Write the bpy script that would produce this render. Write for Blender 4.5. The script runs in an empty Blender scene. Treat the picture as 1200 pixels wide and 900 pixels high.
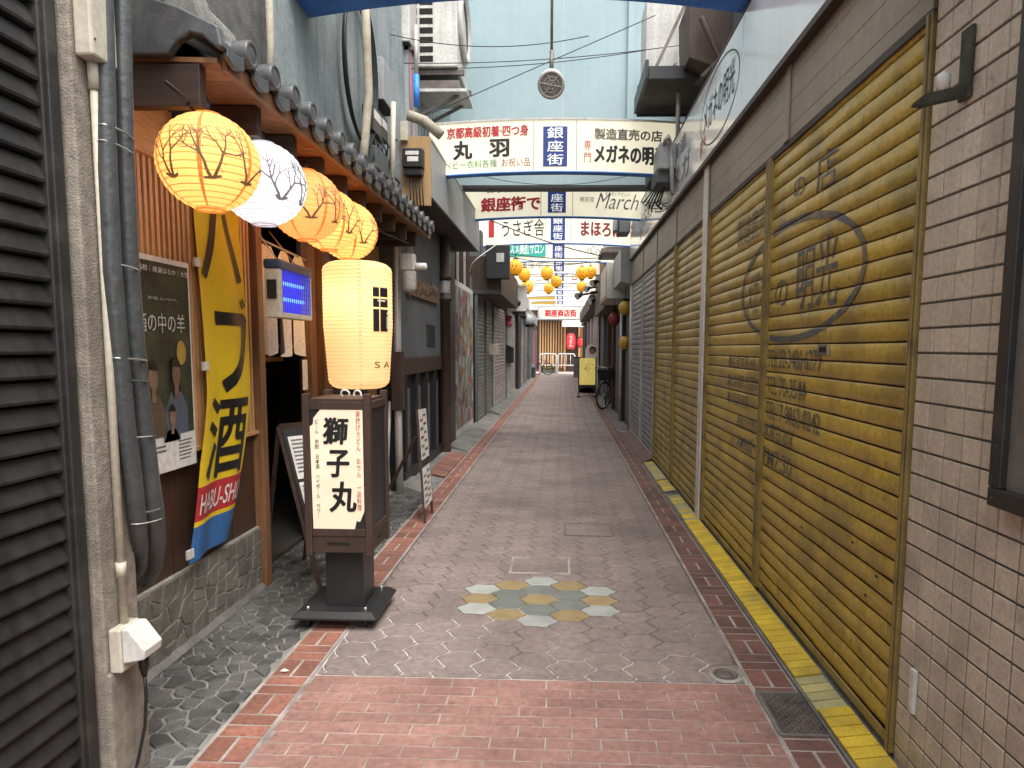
import bpy, bmesh, math, random
from mathutils import Vector, Matrix
R = random.Random(7)
SC = bpy.context.scene
COL = SC.collection

# ------------------------------------------------------------------ camera
F, H = 780.0, 1.45
YAW, PITCH, ROLL, CX, CY = .033, .095, .006, 632.0, 482.0
fwd = Vector((-math.sin(YAW)*math.cos(PITCH), math.cos(YAW)*math.cos(PITCH), -math.sin(PITCH)))
_r = Vector((math.cos(YAW), math.sin(YAW), 0)); _u = _r.cross(fwd)
rt = _r*math.cos(ROLL) + _u*math.sin(ROLL); up = _u*math.cos(ROLL) - _r*math.sin(ROLL)
cam = bpy.data.cameras.new('camera'); camo = bpy.data.objects.new('camera', cam); COL.objects.link(camo)
camo.matrix_world = Matrix(((rt.x, up.x, -fwd.x, 0), (rt.y, up.y, -fwd.y, 0), (rt.z, up.z, -fwd.z, H), (0, 0, 0, 1)))
cam.sensor_width = 36; cam.lens = F/1200*36
cam.shift_x = -(CX-600)/1200; cam.shift_y = (CY-450)/1200
cam.clip_start = .05; cam.clip_end = 400
SC.camera = camo

def at(px, py, X=None, Y=None, Z=None):
    """world point seen at a photo pixel on the plane X=, Y= or Z="""
    d = fwd + rt*((px-CX)/F) - up*((py-CY)/F)
    if X is not None: t = X/d.x
    elif Y is not None: t = Y/d.y
    else: t = (Z-H)/d.z
    return Vector((d.x*t, d.y*t, H+d.z*t))

# ------------------------------------------------------------------ light
EXPO = 1.33
LE = 1/2**EXPO
w = bpy.data.worlds.new('World'); SC.world = w; w.use_nodes = True
nt = w.node_tree; nt.nodes.clear()
sky = nt.nodes.new('ShaderNodeTexSky'); sky.sky_type = 'NISHITA'; sky.sun_disc = False
SUN_EL, SUN_ROT = math.radians(62), math.radians(150)
sky.sun_elevation = SUN_EL; sky.sun_rotation = SUN_ROT; sky.dust_density = 4; sky.air_density = 1.2
hs = nt.nodes.new('ShaderNodeHueSaturation'); hs.inputs['Saturation'].default_value = .22
bg = nt.nodes.new('ShaderNodeBackground'); bg.inputs['Strength'].default_value = .15
out = nt.nodes.new('ShaderNodeOutputWorld')
nt.links.new(sky.outputs[0], hs.inputs['Color']); nt.links.new(hs.outputs[0], bg.inputs['Color']); nt.links.new(bg.outputs[0], out.inputs[0])
sl = bpy.data.lights.new('sun', 'SUN'); sl.energy = .9; sl.angle = math.radians(40); sl.color = (1, .96, .9)
so = bpy.data.objects.new('sun', sl); COL.objects.link(so)
sd = Vector((math.sin(SUN_ROT)*math.cos(SUN_EL), math.cos(SUN_ROT)*math.cos(SUN_EL), math.sin(SUN_EL)))
so.rotation_euler = sd.to_track_quat('Z', 'Y').to_euler()
SC.view_settings.view_transform = 'Standard'; SC.view_settings.look = 'None'
SC.view_settings.exposure = EXPO; SC.view_settings.gamma = 1; SC.view_settings.use_curve_mapping = False
SC.cycles.use_denoising = True
SC.cycles.max_bounces = 6; SC.cycles.sample_clamp_indirect = 6

# ------------------------------------------------------------------ materials
def s(r, g, b):
    f = lambda c: (c/255/12.92 if c/255 <= .04045 else ((c/255+.055)/1.055)**2.4)
    return (f(r), f(g), f(b))
def mat(name, c, c2=None, rough=.65, metal=0, ns=3, fine=.18, dirt=0, dc=(.02, .018, .015), ds=2.2, streak=0, bump=.25, bs=70, rnd=0, emit=None, es=0, coat=0, rv=.12, grain=None, spot=0, tr=0):
    m = bpy.data.materials.new(name); m.use_nodes = True
    n = m.node_tree.nodes; L = m.node_tree.links; b = n['Principled BSDF']
    pos = n.new('ShaderNodeNewGeometry').outputs['Position']
    def noise(scale, det=5, vec=pos):
        q = n.new('ShaderNodeTexNoise'); q.inputs['Scale'].default_value = scale; q.inputs['Detail'].default_value = det
        L.new(vec, q.inputs['Vector']); return q.outputs[0]
    def ramp(v, a, bb):
        q = n.new('ShaderNodeMapRange'); q.inputs[1].default_value = a; q.inputs[2].default_value = bb; L.new(v, q.inputs[0]); return q.outputs[0]
    def mix(f, A, B, mode='MIX'):
        q = n.new('ShaderNodeMix'); q.data_type = 'RGBA'; q.blend_type = mode
        if isinstance(f, float): q.inputs[0].default_value = f
        else: L.new(f, q.inputs[0])
        for k, v in ((6, A), (7, B)):
            if isinstance(v, tuple): q.inputs[k].default_value = (*v, 1)
            else: L.new(v, q.inputs[k])
        return q.outputs[2]
    def mul(v, k, add=0.):
        q = n.new('ShaderNodeMath'); q.operation = 'MULTIPLY_ADD'; L.new(v, q.inputs[0]); q.inputs[1].default_value = k; q.inputs[2].default_value = add; return q.outputs[0]
    if c2 is None: c2 = tuple(x*.78 for x in c)
    v = pos
    if grain:
        mp = n.new('ShaderNodeMapping'); mp.inputs['Scale'].default_value = grain; L.new(pos, mp.inputs[0]); v = mp.outputs[0]
    n1 = noise(ns, 6, v); n2 = noise(ns*11 if not grain else ns*4, 4, v)
    col = mix(ramp(n1, .36, .66), c, c2)
    g = n.new('ShaderNodeCombineColor'); vv = mul(ramp(n2, .25, .75), 2*fine, 1-fine)
    for k in range(3): L.new(vv, g.inputs[k])
    col = mix(1.0, col, g.outputs[0], 'MULTIPLY')
    if rnd:
        a = n.new('ShaderNodeAttribute'); a.attribute_name = 'rnd'
        g2 = n.new('ShaderNodeCombineColor'); vv = mul(a.outputs['Fac'], 2*rnd, 1-rnd)
        for k in range(3): L.new(vv, g2.inputs[k])
        col = mix(1.0, col, g2.outputs[0], 'MULTIPLY')
    if streak:
        mp = n.new('ShaderNodeMapping'); mp.inputs['Scale'].default_value = (9, 9, .55); L.new(pos, mp.inputs[0])
        col = mix(mul(ramp(noise(1.6, 6, mp.outputs[0]), .48, .78), streak), col, dc)
    if dirt:
        col = mix(mul(ramp(noise(ds, 9), .5, .74), dirt), col, dc)
    if spot:
        col = mix(mul(ramp(noise(26, 3), .63, .72), spot), col, tuple(x*.35 for x in dc))
        col = mix(mul(ramp(noise(41, 2), .66, .74), spot*.7), col, tuple(min(.5, x*2.2) for x in c))
    L.new(col, b.inputs['Base Color'])
    L.new(mul(n2, rv*2, rough-rv), b.inputs['Roughness'])
    b.inputs['Metallic'].default_value = metal
    if coat: b.inputs['Coat Weight'].default_value = coat; b.inputs['Coat Roughness'].default_value = .12
    if bump:
        bp = n.new('ShaderNodeBump'); bp.inputs['Strength'].default_value = bump; bp.inputs['Distance'].default_value = .006
        L.new(noise(bs, 4, v if grain else pos), bp.inputs['Height']); L.new(bp.outputs[0], b.inputs['Normal'])
    if emit:
        b.inputs['Emission Color'].default_value = (*emit, 1)
        gl = noise(5, 2); L.new(mul(gl, es*.35, es*.82), b.inputs['Emission Strength'])
    if tr:
        tb = n.new('ShaderNodeBsdfTranslucent'); tb.inputs['Color'].default_value = (*[min(1, x*1.5) for x in c], 1)
        ms = n.new('ShaderNodeMixShader'); ms.inputs[0].default_value = tr; L.new(b.outputs[0], ms.inputs[1]); L.new(tb.outputs[0], ms.inputs[2])
        L.new(ms.outputs[0], n['Material Output'].inputs['Surface'])
    return m

# ------------------------------------------------------------------ mesh builder
class MB:
    def __init__(q, *mats): q.v = []; q.f = []; q.fm = []; q.fr = []; q.sm = []; q.mats = list(mats); q.k = 0; q.smooth = False
    def m(q, mm):
        if mm not in q.mats: q.mats.append(mm)
        q.k = q.mats.index(mm); return q
    def add(q, vs, fs, r=None, smooth=None):
        o = len(q.v); q.v += [Vector(x) for x in vs]
        if r is None: r = R.random()
        for f in fs: q.f.append([o+i for i in f]); q.fm.append(q.k); q.fr.append(r); q.sm.append(q.smooth if smooth is None else smooth)
        return q
    def poly(q, pts, r=None): return q.add(pts, [list(range(len(pts)))], r)
    def box(q, x0, x1, y0, y1, z0, z1, r=None):
        v = [(x, y, z) for x in (x0, x1) for y in (y0, y1) for z in (z0, z1)]
        return q.add(v, [(0, 1, 3, 2), (4, 6, 7, 5), (0, 4, 5, 1), (2, 3, 7, 6), (0, 2, 6, 4), (1, 5, 7, 3)], r)
    def bar(q, a, b, w, h, upv=(0, 0, 1), r=None):
        a, b = Vector(a), Vector(b); d = (b-a).normalized(); u = Vector(upv); sd = d.cross(u)
        if sd.length < 1e-4: sd = d.cross(Vector((1, 0, 0)))
        sd.normalize(); u = sd.cross(d)
        v = [p+sd*w/2*i+u*h/2*j for p in (a, b) for i, j in ((-1, -1), (1, -1), (1, 1), (-1, 1))]
        return q.add(v, [(3, 2, 1, 0), (4, 5, 6, 7), (0, 1, 5, 4), (1, 2, 6, 5), (2, 3, 7, 6), (3, 0, 4, 7)], r)
    def tube(q, pts, r, n=10, caps=True, r2=None):
        pts = [Vector(p) for p in pts]; vs = []; pu = None
        for i, p in enumerate(pts):
            d = (pts[min(i+1, len(pts)-1)]-pts[max(i-1, 0)]).normalized()
            if pu is None:
                pu = d.orthogonal().normalized()
            pu = (pu-d*pu.dot(d)).normalized(); w_ = d.cross(pu)
            rr = r if r2 is None else r+(r2-r)*i/(len(pts)-1)
            if isinstance(r, (list, tuple)): rr = r[i]
            vs += [p+(pu*math.cos(2*math.pi*k/n)+w_*math.sin(2*math.pi*k/n))*rr for k in range(n)]
        fs = [(i*n+k, i*n+(k+1) % n, (i+1)*n+(k+1) % n, (i+1)*n+k) for i in range(len(pts)-1) for k in range(n)]
        rr = R.random()
        q.add(vs, fs, rr, True)
        if caps:
            o = len(q.v)-len(vs)
            for f in ([o+k for k in range(n)][::-1], [o+(len(pts)-1)*n+k for k in range(n)]):
                q.f.append(f); q.fm.append(q.k); q.fr.append(rr); q.sm.append(False)
        return q
    def lathe(q, prof, c, n=28, axis='z', smooth=True):
        c = Vector(c); vs = []
        for (r_, z_) in prof:
            for k in range(n):
                a = 2*math.pi*k/n; p = (r_*math.cos(a), r_*math.sin(a), z_)
                if axis == 'y': p = (p[0], p[2], p[1])
                if axis == 'x': p = (p[2], p[0], p[1])
                vs.append(c+Vector(p))
        fs = [(i*n+k, i*n+(k+1) % n, (i+1)*n+(k+1) % n, (i+1)*n+k) for i in range(len(prof)-1) for k in range(n)]
        return q.add(vs, fs, None, smooth)
    def torus(q, c, RR, r, ax=(1, 0, 0), n=28, k=6):
        ax = Vector(ax).normalized(); u = ax.orthogonal().normalized(); w_ = ax.cross(u); c = Vector(c)
        pts = [c+(u*math.cos(2*math.pi*i/n)+w_*math.sin(2*math.pi*i/n))*RR for i in range(n)]
        vs = []
        for p in pts:
            d = (p-c).normalized(); vs += [p+(d*math.cos(2*math.pi*j/k)+ax*math.sin(2*math.pi*j/k))*r for j in range(k)]
        return q.add(vs, [(i*k+j, i*k+(j+1) % k, ((i+1) % n)*k+(j+1) % k, ((i+1) % n)*k+j) for i in range(n) for j in range(k)], None, True)
    def prism(q, poly, ext, r=None):
        poly = [Vector(p) for p in poly]; e = Vector(ext); n = len(poly)
        return q.add(poly+[p+e for p in poly], [list(range(n)), list(range(n, 2*n))[::-1]]+[(i, n+i, n+(i+1) % n, (i+1) % n) for i in range(n)], r)
    def btext(q, body, org, right, upv, d=.004, **k):
        for i, (a, b) in enumerate(((0, 0), (-1, .4), (1, -.4), (.5, .8), (-.5, -.8))):
            q.text(body, Vector(org)+Vector(right)*a*d+Vector(upv)*b*d, right, upv, lift=k.get('lift0', .003)+.00025*i, **{x: y for x, y in k.items() if x != 'lift0'})
        return q
    def text(q, body, org, right, upv, w=None, h=None, size=None, bold=0., align='L', vertical=False, lift=.003, shear=0, sp=1.0):
        c = bpy.data.curves.new('t', 'FONT'); c.body = '\n'.join(body) if vertical else body
        c.size = 1; c.offset = bold; c.resolution_u = 3; c.space_line = sp if vertical else 1; c.shear = shear
        if not vertical: c.space_character = sp
        if vertical: c.align_x = 'CENTER'
        o = bpy.data.objects.new('t', c); me = bpy.data.meshes.new_from_object(o)
        P = [v.co.copy() for v in me.vertices]; Fs = [list(p.vertices) for p in me.polygons]
        bpy.data.objects.remove(o); bpy.data.curves.remove(c); bpy.data.meshes.remove(me)
        if not P: return q
        x0, x1 = min(p.x for p in P), max(p.x for p in P); y0, y1 = min(p.y for p in P), max(p.y for p in P)
        kx = ky = size or 1
        if w: kx = w/(x1-x0)
        if h: ky = h/(y1-y0)
        if w and not h: ky = kx
        if h and not w: kx = ky
        right = Vector(right); upv = Vector(upv); nn = right.cross(upv)
        ax = {'L': 0, 'C': .5, 'R': 1}[align]*(x1-x0)
        vs = [Vector(org)+right*((p.x-x0-ax)*kx)+upv*((p.y-y0)*ky)+nn*lift for p in P]
        return q.add(vs, Fs)
    def build(q, name, par=None, bev=0, origin=None, seg=2):
        me = bpy.data.meshes.new(name)
        o3 = par['_o'] if par is not None else (origin or (0, 0, 0))
        ov = Vector(o3)
        me.from_pydata([tuple(v-ov) for v in q.v], [], q.f)
        for m_ in q.mats: me.materials.append(m_)
        me.polygons.foreach_set('material_index', q.fm); me.polygons.foreach_set('use_smooth', q.sm)
        a = me.attributes.new('rnd', 'FLOAT', 'FACE'); a.data.foreach_set('value', q.fr)
        me.update()
        o = bpy.data.objects.new(name, me); COL.objects.link(o)
        if par is not None: o.parent = par
        else: o.location = ov
        o['_o'] = tuple(ov)
        if bev:
            md = o.modifiers.new('bev', 'BEVEL'); md.width = bev; md.segments = seg; md.limit_method = 'ANGLE'; md.angle_limit = math.radians(50)
        return o

def tag(o, label, cat, group=None):
    o['label'] = label; o['category'] = cat
    if group: o['group'] = group
    return o
def thing(name, label, cat, loc=(0, 0, 0), group=None):
    o = bpy.data.objects.new(name, None); COL.objects.link(o); o.location = loc; o.empty_display_size = .1
    o['_o'] = tuple(loc); return tag(o, label, cat, group)
def struct(mb, name, **k):
    o = mb.build(name, **k); o['kind'] = 'structure'; return o
def dup(root, delta, label):
    """copy of a thing with its parts and sub-parts"""
    r = root.copy(); COL.objects.link(r); r.location = Vector(root.location)+Vector(delta); r['label'] = label
    for ch in root.children:
        c = ch.copy(); COL.objects.link(c); c.parent = r
        for g in ch.children:
            d = g.copy(); COL.objects.link(d); d.parent = c
    return r
RX, RY_, RZ = Vector((1, 0, 0)), Vector((0, 1, 0)), Vector((0, 0, 1))
NY = -RY_

def shatter(poly, target, rng, ang=.5):
    def area(p): return abs(sum(p[i][0]*p[(i+1) % len(p)][1]-p[(i+1) % len(p)][0]*p[i][1] for i in range(len(p))))/2
    if area(poly) < target*rng.uniform(.7, 1.6): return [poly]
    cx = sum(p[0] for p in poly)/len(poly); cy = sum(p[1] for p in poly)/len(poly)
    wx = max(p[0] for p in poly)-min(p[0] for p in poly); wy = max(p[1] for p in poly)-min(p[1] for p in poly)
    a = (math.pi/2 if wx > wy else 0)+rng.gauss(0, ang)
    cx += rng.uniform(-.15, .15)*wx; cy += rng.uniform(-.15, .15)*wy
    nx, ny = -math.sin(a), math.cos(a)
    A = clip2(poly, nx, ny, nx*cx+ny*cy); B = clip2(poly, -nx, -ny, -(nx*cx+ny*cy))
    if len(A) < 3 or len(B) < 3: return [poly]
    return shatter(A, target, rng, ang)+shatter(B, target, rng, ang)
def clip2(p, nx, ny, d):
    o = []
    for i in range(len(p)):
        a, b = p[i], p[(i+1) % len(p)]; da = nx*a[0]+ny*a[1]-d; db = nx*b[0]+ny*b[1]-d
        if da <= 0: o.append(a)
        if (da < 0 < db) or (db < 0 < da):
            t = da/(da-db); o.append((a[0]+(b[0]-a[0])*t, a[1]+(b[1]-a[1])*t))
    return o
def inset(p, g):
    cx = sum(q[0] for q in p)/len(p); cy = sum(q[1] for q in p)/len(p); o = []
    for x, y in p:
        d = math.hypot(cx-x, cy-y) or 1; k = min(g*1.35/d, .45); o.append((x+(cx-x)*k, y+(cy-y)*k))
    return o

def voronoi(x0, x1, y0, y1, n, rng):
    cols = max(1, round((x1-x0)/math.sqrt((x1-x0)*(y1-y0)/n))); rows = max(1, round(n/cols)); P = {}
    for i in range(-1, cols+1):
        for j in range(-1, rows+1): P[i, j] = (x0+(i+.5+rng.uniform(-.46, .46))*(x1-x0)/cols, y0+(j+.5+rng.uniform(-.46, .46))*(y1-y0)/rows)
    out = []
    for i in range(cols):
        for j in range(rows):
            p = P[i, j]; c = [(x0, y0), (x1, y0), (x1, y1), (x0, y1)]
            for a in range(-2, 3):
                for b in range(-2, 3):
                    q = P.get((i+a, j+b))
                    if q and q != p and len(c) >= 3:
                        nx, ny = q[0]-p[0], q[1]-p[1]; c = clip2(c, nx, ny, nx*(p[0]+q[0])/2+ny*(p[1]+q[1])/2)
            if len(c) >= 3: out.append(c)
    return out
# ------------------------------------------------------------------ material set
M = {}
M['hex'] = mat('paver_mauve', (.252, .198, .180), (.202, .158, .145), rough=.72, ns=2.2, dirt=.55, ds=1.1, dc=(.11, .088, .082), rnd=.06, bump=.5, bs=140, spot=.5, fine=.26)
M['hexw'] = mat('paver_pale', (.34, .355, .33), (.27, .285, .265), rnd=.1, bump=.3, bs=160, ns=9)
M['hexy'] = mat('paver_ochre', (.31, .225, .105), (.25, .185, .09), rnd=.1, bump=.3, bs=160, ns=9)
M['hexg'] = mat('paver_green', (.165, .18, .16), (.135, .148, .13), rnd=.1, bump=.3, bs=160, ns=9)
M['pink'] = mat('brick_pink', (.325, .178, .145), (.25, .135, .110), rough=.66, ns=3, dirt=.5, ds=2.2, dc=(.17, .105, .092), rnd=.10, bump=.5, bs=140, spot=.45, fine=.26)
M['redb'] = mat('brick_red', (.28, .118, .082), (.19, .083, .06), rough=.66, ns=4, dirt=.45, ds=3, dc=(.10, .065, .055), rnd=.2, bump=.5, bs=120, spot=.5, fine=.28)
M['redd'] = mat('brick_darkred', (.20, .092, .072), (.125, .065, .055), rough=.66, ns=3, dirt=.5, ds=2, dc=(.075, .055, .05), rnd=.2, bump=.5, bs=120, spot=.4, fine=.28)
M['grout'] = mat('grout_pale', (.42, .38, .34), (.24, .21, .19), ns=7, dirt=.6, ds=5, dc=(.1, .085, .075))
M['conc'] = mat('concrete', (.215, .205, .19), (.135, .13, .12), rough=.85, ns=4, dirt=.5, ds=3, dc=(.07, .065, .06), bump=.6, bs=120)
M['slate'] = mat('slate', (.100, .098, .094), (.066, .066, .064), rough=.6, ns=8, rnd=.34, bump=.8, bs=50, dirt=.5, dc=(.14, .135, .125), ds=6, fine=.3)
M['smort'] = mat('slate_mortar', (.235, .228, .208), (.16, .155, .142), rough=.9, ns=14, bump=.5)
M['wstone'] = mat('wall_stone', (.19, .182, .155), (.135, .13, .11), rough=.75, ns=8, rnd=.16, bump=.7, bs=60, dirt=.5, ds=5, dc=(.08, .075, .06), fine=.3)
M['wmort'] = mat('wall_mortar', (.36, .345, .30), (.26, .25, .215), rough=.9, ns=14)
M['kerby'] = mat('kerb_yellow', (.72, .52, .045), (.60, .42, .04), rough=.6, ns=9, dirt=.6, ds=5, dc=(.3, .22, .06), rnd=.12, bump=.3)
M['kerbp'] = mat('kerb_worn', (.46, .42, .17), (.36, .34, .2), rough=.7, ns=9, dirt=.6, ds=6, dc=(.25, .23, .16), rnd=.1)
M['iron'] = mat('cast_iron', (.19, .165, .15), (.12, .105, .095), rough=.55, metal=.5, ns=12)
M['blackw'] = mat('black_slat', (.012, .0115, .0115), (.008, .008, .008), rough=.66, ns=5, streak=.4, dc=(.06, .056, .052), rnd=.25, bump=.35, bs=50, spot=.3)
M['blackf'] = mat('black_frame', (.028, .027, .026), rough=.45, dirt=.4, dc=(.09, .085, .08), ds=9)
M['stucco'] = mat('stucco_tan', (.30, .265, .215), (.235, .205, .165), rough=.92, ns=3, streak=.55, dc=(.12, .10, .08), bump=.7, bs=150, dirt=.45, ds=3, fine=.3)
M['cream'] = mat('cream_plastic', (.56, .52, .42), (.48, .44, .35), rough=.45, ns=4, streak=.35, dc=(.3, .25, .18), bump=.05)
M['whitep'] = mat('white_plastic', (.72, .71, .67), (.6, .59, .55), rough=.45, ns=5, dirt=.3, dc=(.35, .32, .28), bump=.05)
M['gpipe'] = mat('grey_wrap', (.066, .070, .072), (.045, .049, .051), rough=.38, ns=6, bump=.6, bs=28, dirt=.5, ds=6, dc=(.12, .12, .115), spot=.4)
M['steel'] = mat('steel', (.5, .5, .5), rough=.3, metal=.9, ns=9)
M['dwood'] = mat('dark_wood', (.075, .035, .020), (.045, .022, .013), rough=.5, ns=2.5, grain=(14, 14, .9), bump=.2, fine=.3)
M['dwoodx'] = mat('dark_beam', (.045, .024, .017), (.025, .014, .010), rough=.55, ns=2.5, grain=(2, 2, 12), fine=.3)
M['slatw'] = mat('slat_wood', (.62, .36, .165), (.50, .27, .115), rough=.30, ns=2.5, grain=(16, 16, .8), rnd=.15, bump=.15)  # warm lantern glow put into the colour: wood made lighter and oranger
M['lwood'] = mat('light_wood', (.64, .40, .18), (.52, .30, .13), rough=.5, ns=2.2, grain=(1.6, 1.2, 11), fine=.25, bump=.1)
M['mwood'] = mat('mid_wood', (.26, .125, .055), (.17, .08, .036), rough=.5, ns=2.2, grain=(13, 13, .8), fine=.3, bump=.15)
M['frame'] = mat('sign_wood', (.060, .034, .024), (.040, .023, .017), rough=.55, ns=3, grain=(9, 9, 1), fine=.3, bump=.2)
M['kawara'] = mat('roof_tile', (.085, .088, .092), (.05, .052, .055), rough=.42, ns=8, dirt=.4, dc=(.16, .15, .14), ds=7, bump=.2)
M['blackm'] = mat('black_metal', (.022, .022, .024), rough=.42, ns=9, bump=.08)
M['void'] = mat('dark_interior', (.012, .010, .009), rough=.9, bump=0)
M['gstucco'] = mat('bluegrey_stucco', (.29, .33, .335), (.21, .245, .25), rough=.85, ns=2.5, streak=.5, dc=(.12, .14, .14), bump=.5, bs=90)
M['rstucco'] = mat('rough_dark_stucco', (.14, .14, .13), (.08, .08, .075), rough=.95, ns=12, streak=.4, dc=(.05, .05, .048), bump=1.0, bs=110)
M['bwall'] = mat('pale_blue_wall', (.33, .43, .455), (.28, .375, .40), rough=.8, ns=.9, streak=.5, dc=(.27, .36, .37), bump=.12, bs=25, fine=.05)
M['gpanel'] = mat('grey_panel', (.33, .345, .35), (.27, .28, .285), rough=.5, ns=2, streak=.4, dc=(.17, .17, .165), bump=.1)
M['gdark'] = mat('dark_grey_wall', (.115, .122, .13), (.085, .09, .096), rough=.7, ns=2.5, streak=.35, dc=(.06, .062, .065), bump=.3)
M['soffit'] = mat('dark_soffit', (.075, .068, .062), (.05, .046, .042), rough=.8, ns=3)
M['yel'] = mat('yellow_shutter', (.51, .352, .052), (.41, .283, .046), rough=.34, ns=4, dirt=.62, ds=4.0, dc=(.20, .14, .042), streak=.28, rnd=.10, spot=.5, fine=.24, bump=.25, bs=26, rv=.1)
M['yeld'] = mat('yellow_shutter_dull', (.47, .34, .075), (.38, .27, .065), rough=.38, ns=4, dirt=.6, ds=4, dc=(.10, .075, .035), streak=.4, rnd=.12, bump=.12, bs=45, rv=.1)
M['gsh'] = mat('grey_shutter', (.30, .30, .295), (.24, .24, .235), rough=.42, ns=4, dirt=.4, ds=4, dc=(.11, .105, .1), streak=.3, rnd=.1, bump=.08)
M['osh'] = mat('olive_shutter', (.25, .255, .205), (.19, .195, .16), rough=.45, ns=4, dirt=.4, ds=4, dc=(.07, .068, .06), streak=.3, rnd=.1)
M['psh'] = mat('rose_shutter', (.50, .42, .395), (.42, .34, .32), rough=.45, ns=4, dirt=.4, ds=4, dc=(.14, .11, .1), rnd=.1)
M['rail'] = mat('rail_brown', (.28, .20, .06), (.20, .145, .05), rough=.4, ns=8, dirt=.5, dc=(.05, .04, .03), ds=8, bump=.1)
M['alu'] = mat('aluminium', (.55, .54, .52), (.42, .41, .40), rough=.4, metal=.3, ns=6, streak=.5, dc=(.2, .18, .16), bump=.08)
M['fascia'] = mat('fascia_brown', (.275, .225, .17), (.225, .185, .14), rough=.45, ns=2.5, streak=.25, dc=(.09, .07, .055), bump=.1)
M['tile'] = mat('wall_tile', (.60, .515, .39), (.51, .435, .33), rough=.38, ns=6, dirt=.5, ds=5, dc=(.24, .20, .16), streak=.3, spot=.25, rnd=.09, bump=.25, bs=90)
M['tgrout'] = mat('tile_grout', (.125, .112, .097), (.08, .072, .063), rough=.9, ns=20)
M['navy'] = mat('navy_paint', (.085, .095, .115), (.16, .14, .08), rough=.5, ns=24, dirt=.4, ds=11, dc=(.28, .19, .03), bump=0)
M['ink'] = mat('black_ink', (.012, .012, .013), rough=.5, bump=0)
M['inkgrey'] = mat('grey_ink', (.14, .14, .15), rough=.5, bump=0)
M['red'] = mat('red_ink', (.52, .025, .035), rough=.5, bump=0)
M['dred'] = mat('dark_red_ink', (.25, .02, .03), rough=.5, bump=0)
M['green'] = mat('green_ink', (.03, .28, .11), rough=.5, bump=0)
M['teal'] = mat('teal_panel', (.03, .36, .28), rough=.5, bump=0, emit=(.02, .3, .22), es=.4*LE)
M['blue'] = mat('blue_panel', (.018, .045, .22), (.015, .035, .17), rough=.5, bump=0, emit=(.008, .03, .2), es=.18*LE)
M['bluetrim'] = mat('blue_trim', (.05, .27, .82), (.035, .19, .66), rough=.5, ns=6, dirt=.4, ds=5, dc=(.02, .05, .2), bump=.8, bs=30)
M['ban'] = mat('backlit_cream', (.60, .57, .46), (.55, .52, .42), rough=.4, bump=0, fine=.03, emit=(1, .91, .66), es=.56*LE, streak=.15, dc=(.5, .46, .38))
M['whitetxt'] = mat('white_letter', (.8, .8, .78), rough=.5, bump=0, emit=(1, 1, .95), es=.35*LE)
M['signw'] = mat('sign_white', (.82, .84, .84), (.76, .78, .79), rough=.12, bump=0, fine=.03, coat=.5, streak=.18, dc=(.45, .45, .44), rv=.03)
M['lit'] = mat('lit_acrylic', (.50, .44, .35), rough=.4, bump=0, fine=.02, emit=(1, .80, .55), es=.62*LE)
M['lant_y'] = mat('paper_amber', (.60, .36, .15), rough=.8, bump=0, fine=.06, emit=(1, .49, .15), es=1.45*LE, tr=.5)
M['lant_o'] = mat('paper_orange', (.55, .26, .10), rough=.8, bump=0, fine=.06, emit=(1, .36, .10), es=1.3*LE, tr=.5)
M['lant_w'] = mat('paper_white', (.75, .74, .75), rough=.8, bump=0, fine=.06, emit=(.93, .9, 1), es=.85*LE, tr=.5)
M['lant_c'] = mat('paper_cream', (.62, .49, .30), rough=.8, bump=0, fine=.06, emit=(1, .64, .31), es=1.0*LE, tr=.5)
M['rib_y'] = mat('rib_amber', (.40, .20, .05), rough=.8, bump=0, emit=(.8, .30, .04), es=.62*LE)
M['rib_w'] = mat('rib_white', (.5, .48, .5), rough=.8, bump=0, emit=(.6, .55, .65), es=.55*LE)
M['rib_c'] = mat('rib_cream', (.50, .36, .17), rough=.8, bump=0, emit=(.95, .58, .26), es=.74*LE)
M['band_o'] = mat('band_orange', (.5, .16, .04), rough=.8, bump=0, emit=(.95, .27, .04), es=.75*LE)
M['print'] = mat('print_brown', (.10, .07, .05), rough=.8, bump=0, emit=(.35, .17, .05), es=.35*LE)
M['printg'] = mat('print_grey', (.12, .12, .13), rough=.8, bump=0, emit=(.25, .23, .25), es=.4*LE)
M['orl'] = mat('lantern_orange', (.75, .33, .025), (.7, .28, .02), rough=.6, bump=0, emit=(1, .40, .01), es=.42*LE)
M['yll'] = mat('lantern_ochre', (.50, .31, .04), (.42, .26, .035), rough=.5, bump=0)
M['uv'] = mat('uv_glow', (.05, .05, .4), rough=.4, bump=0, emit=(.015, .02, 1), es=1.0*LE)
M['uvt'] = mat('uv_tube', (.3, .5, .9), rough=.4, bump=0, emit=(.08, .25, 1), es=3.0*LE)
M['uvg'] = mat('uv_grid', (.05, .05, .22), rough=.4, bump=0, emit=(.05, .05, .6), es=.5*LE)
M['cloth'] = mat('white_cloth', (.80, .78, .76), (.72, .70, .69), rough=.9, ns=5)
M['bany'] = mat('banner_yellow', (.75, .53, .015), (.68, .46, .015), rough=.6, ns=2.5, bump=.1, bs=14, fine=.05)
M['banr'] = mat('banner_red', (.50, .03, .035), rough=.6, bump=.05)
M['banb'] = mat('banner_blue', (.035, .14, .36), rough=.6, bump=.05)
M['paper'] = mat('paper', (.70, .68, .64), (.62, .6, .56), rough=.7, bump=.03)
M['postd'] = mat('poster_dark', (.022, .028, .018), (.055, .065, .035), rough=.35, ns=7, fine=.4, bump=0)
M['skin'] = mat('poster_skin', (.25, .155, .105), (.15, .09, .06), rough=.4, ns=20, bump=0)
M['hair'] = mat('poster_hair', (.015, .012, .010), rough=.4, bump=0)
M['clo1'] = mat('poster_brown_cloth', (.12, .085, .055), rough=.4, ns=20, bump=0)
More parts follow.
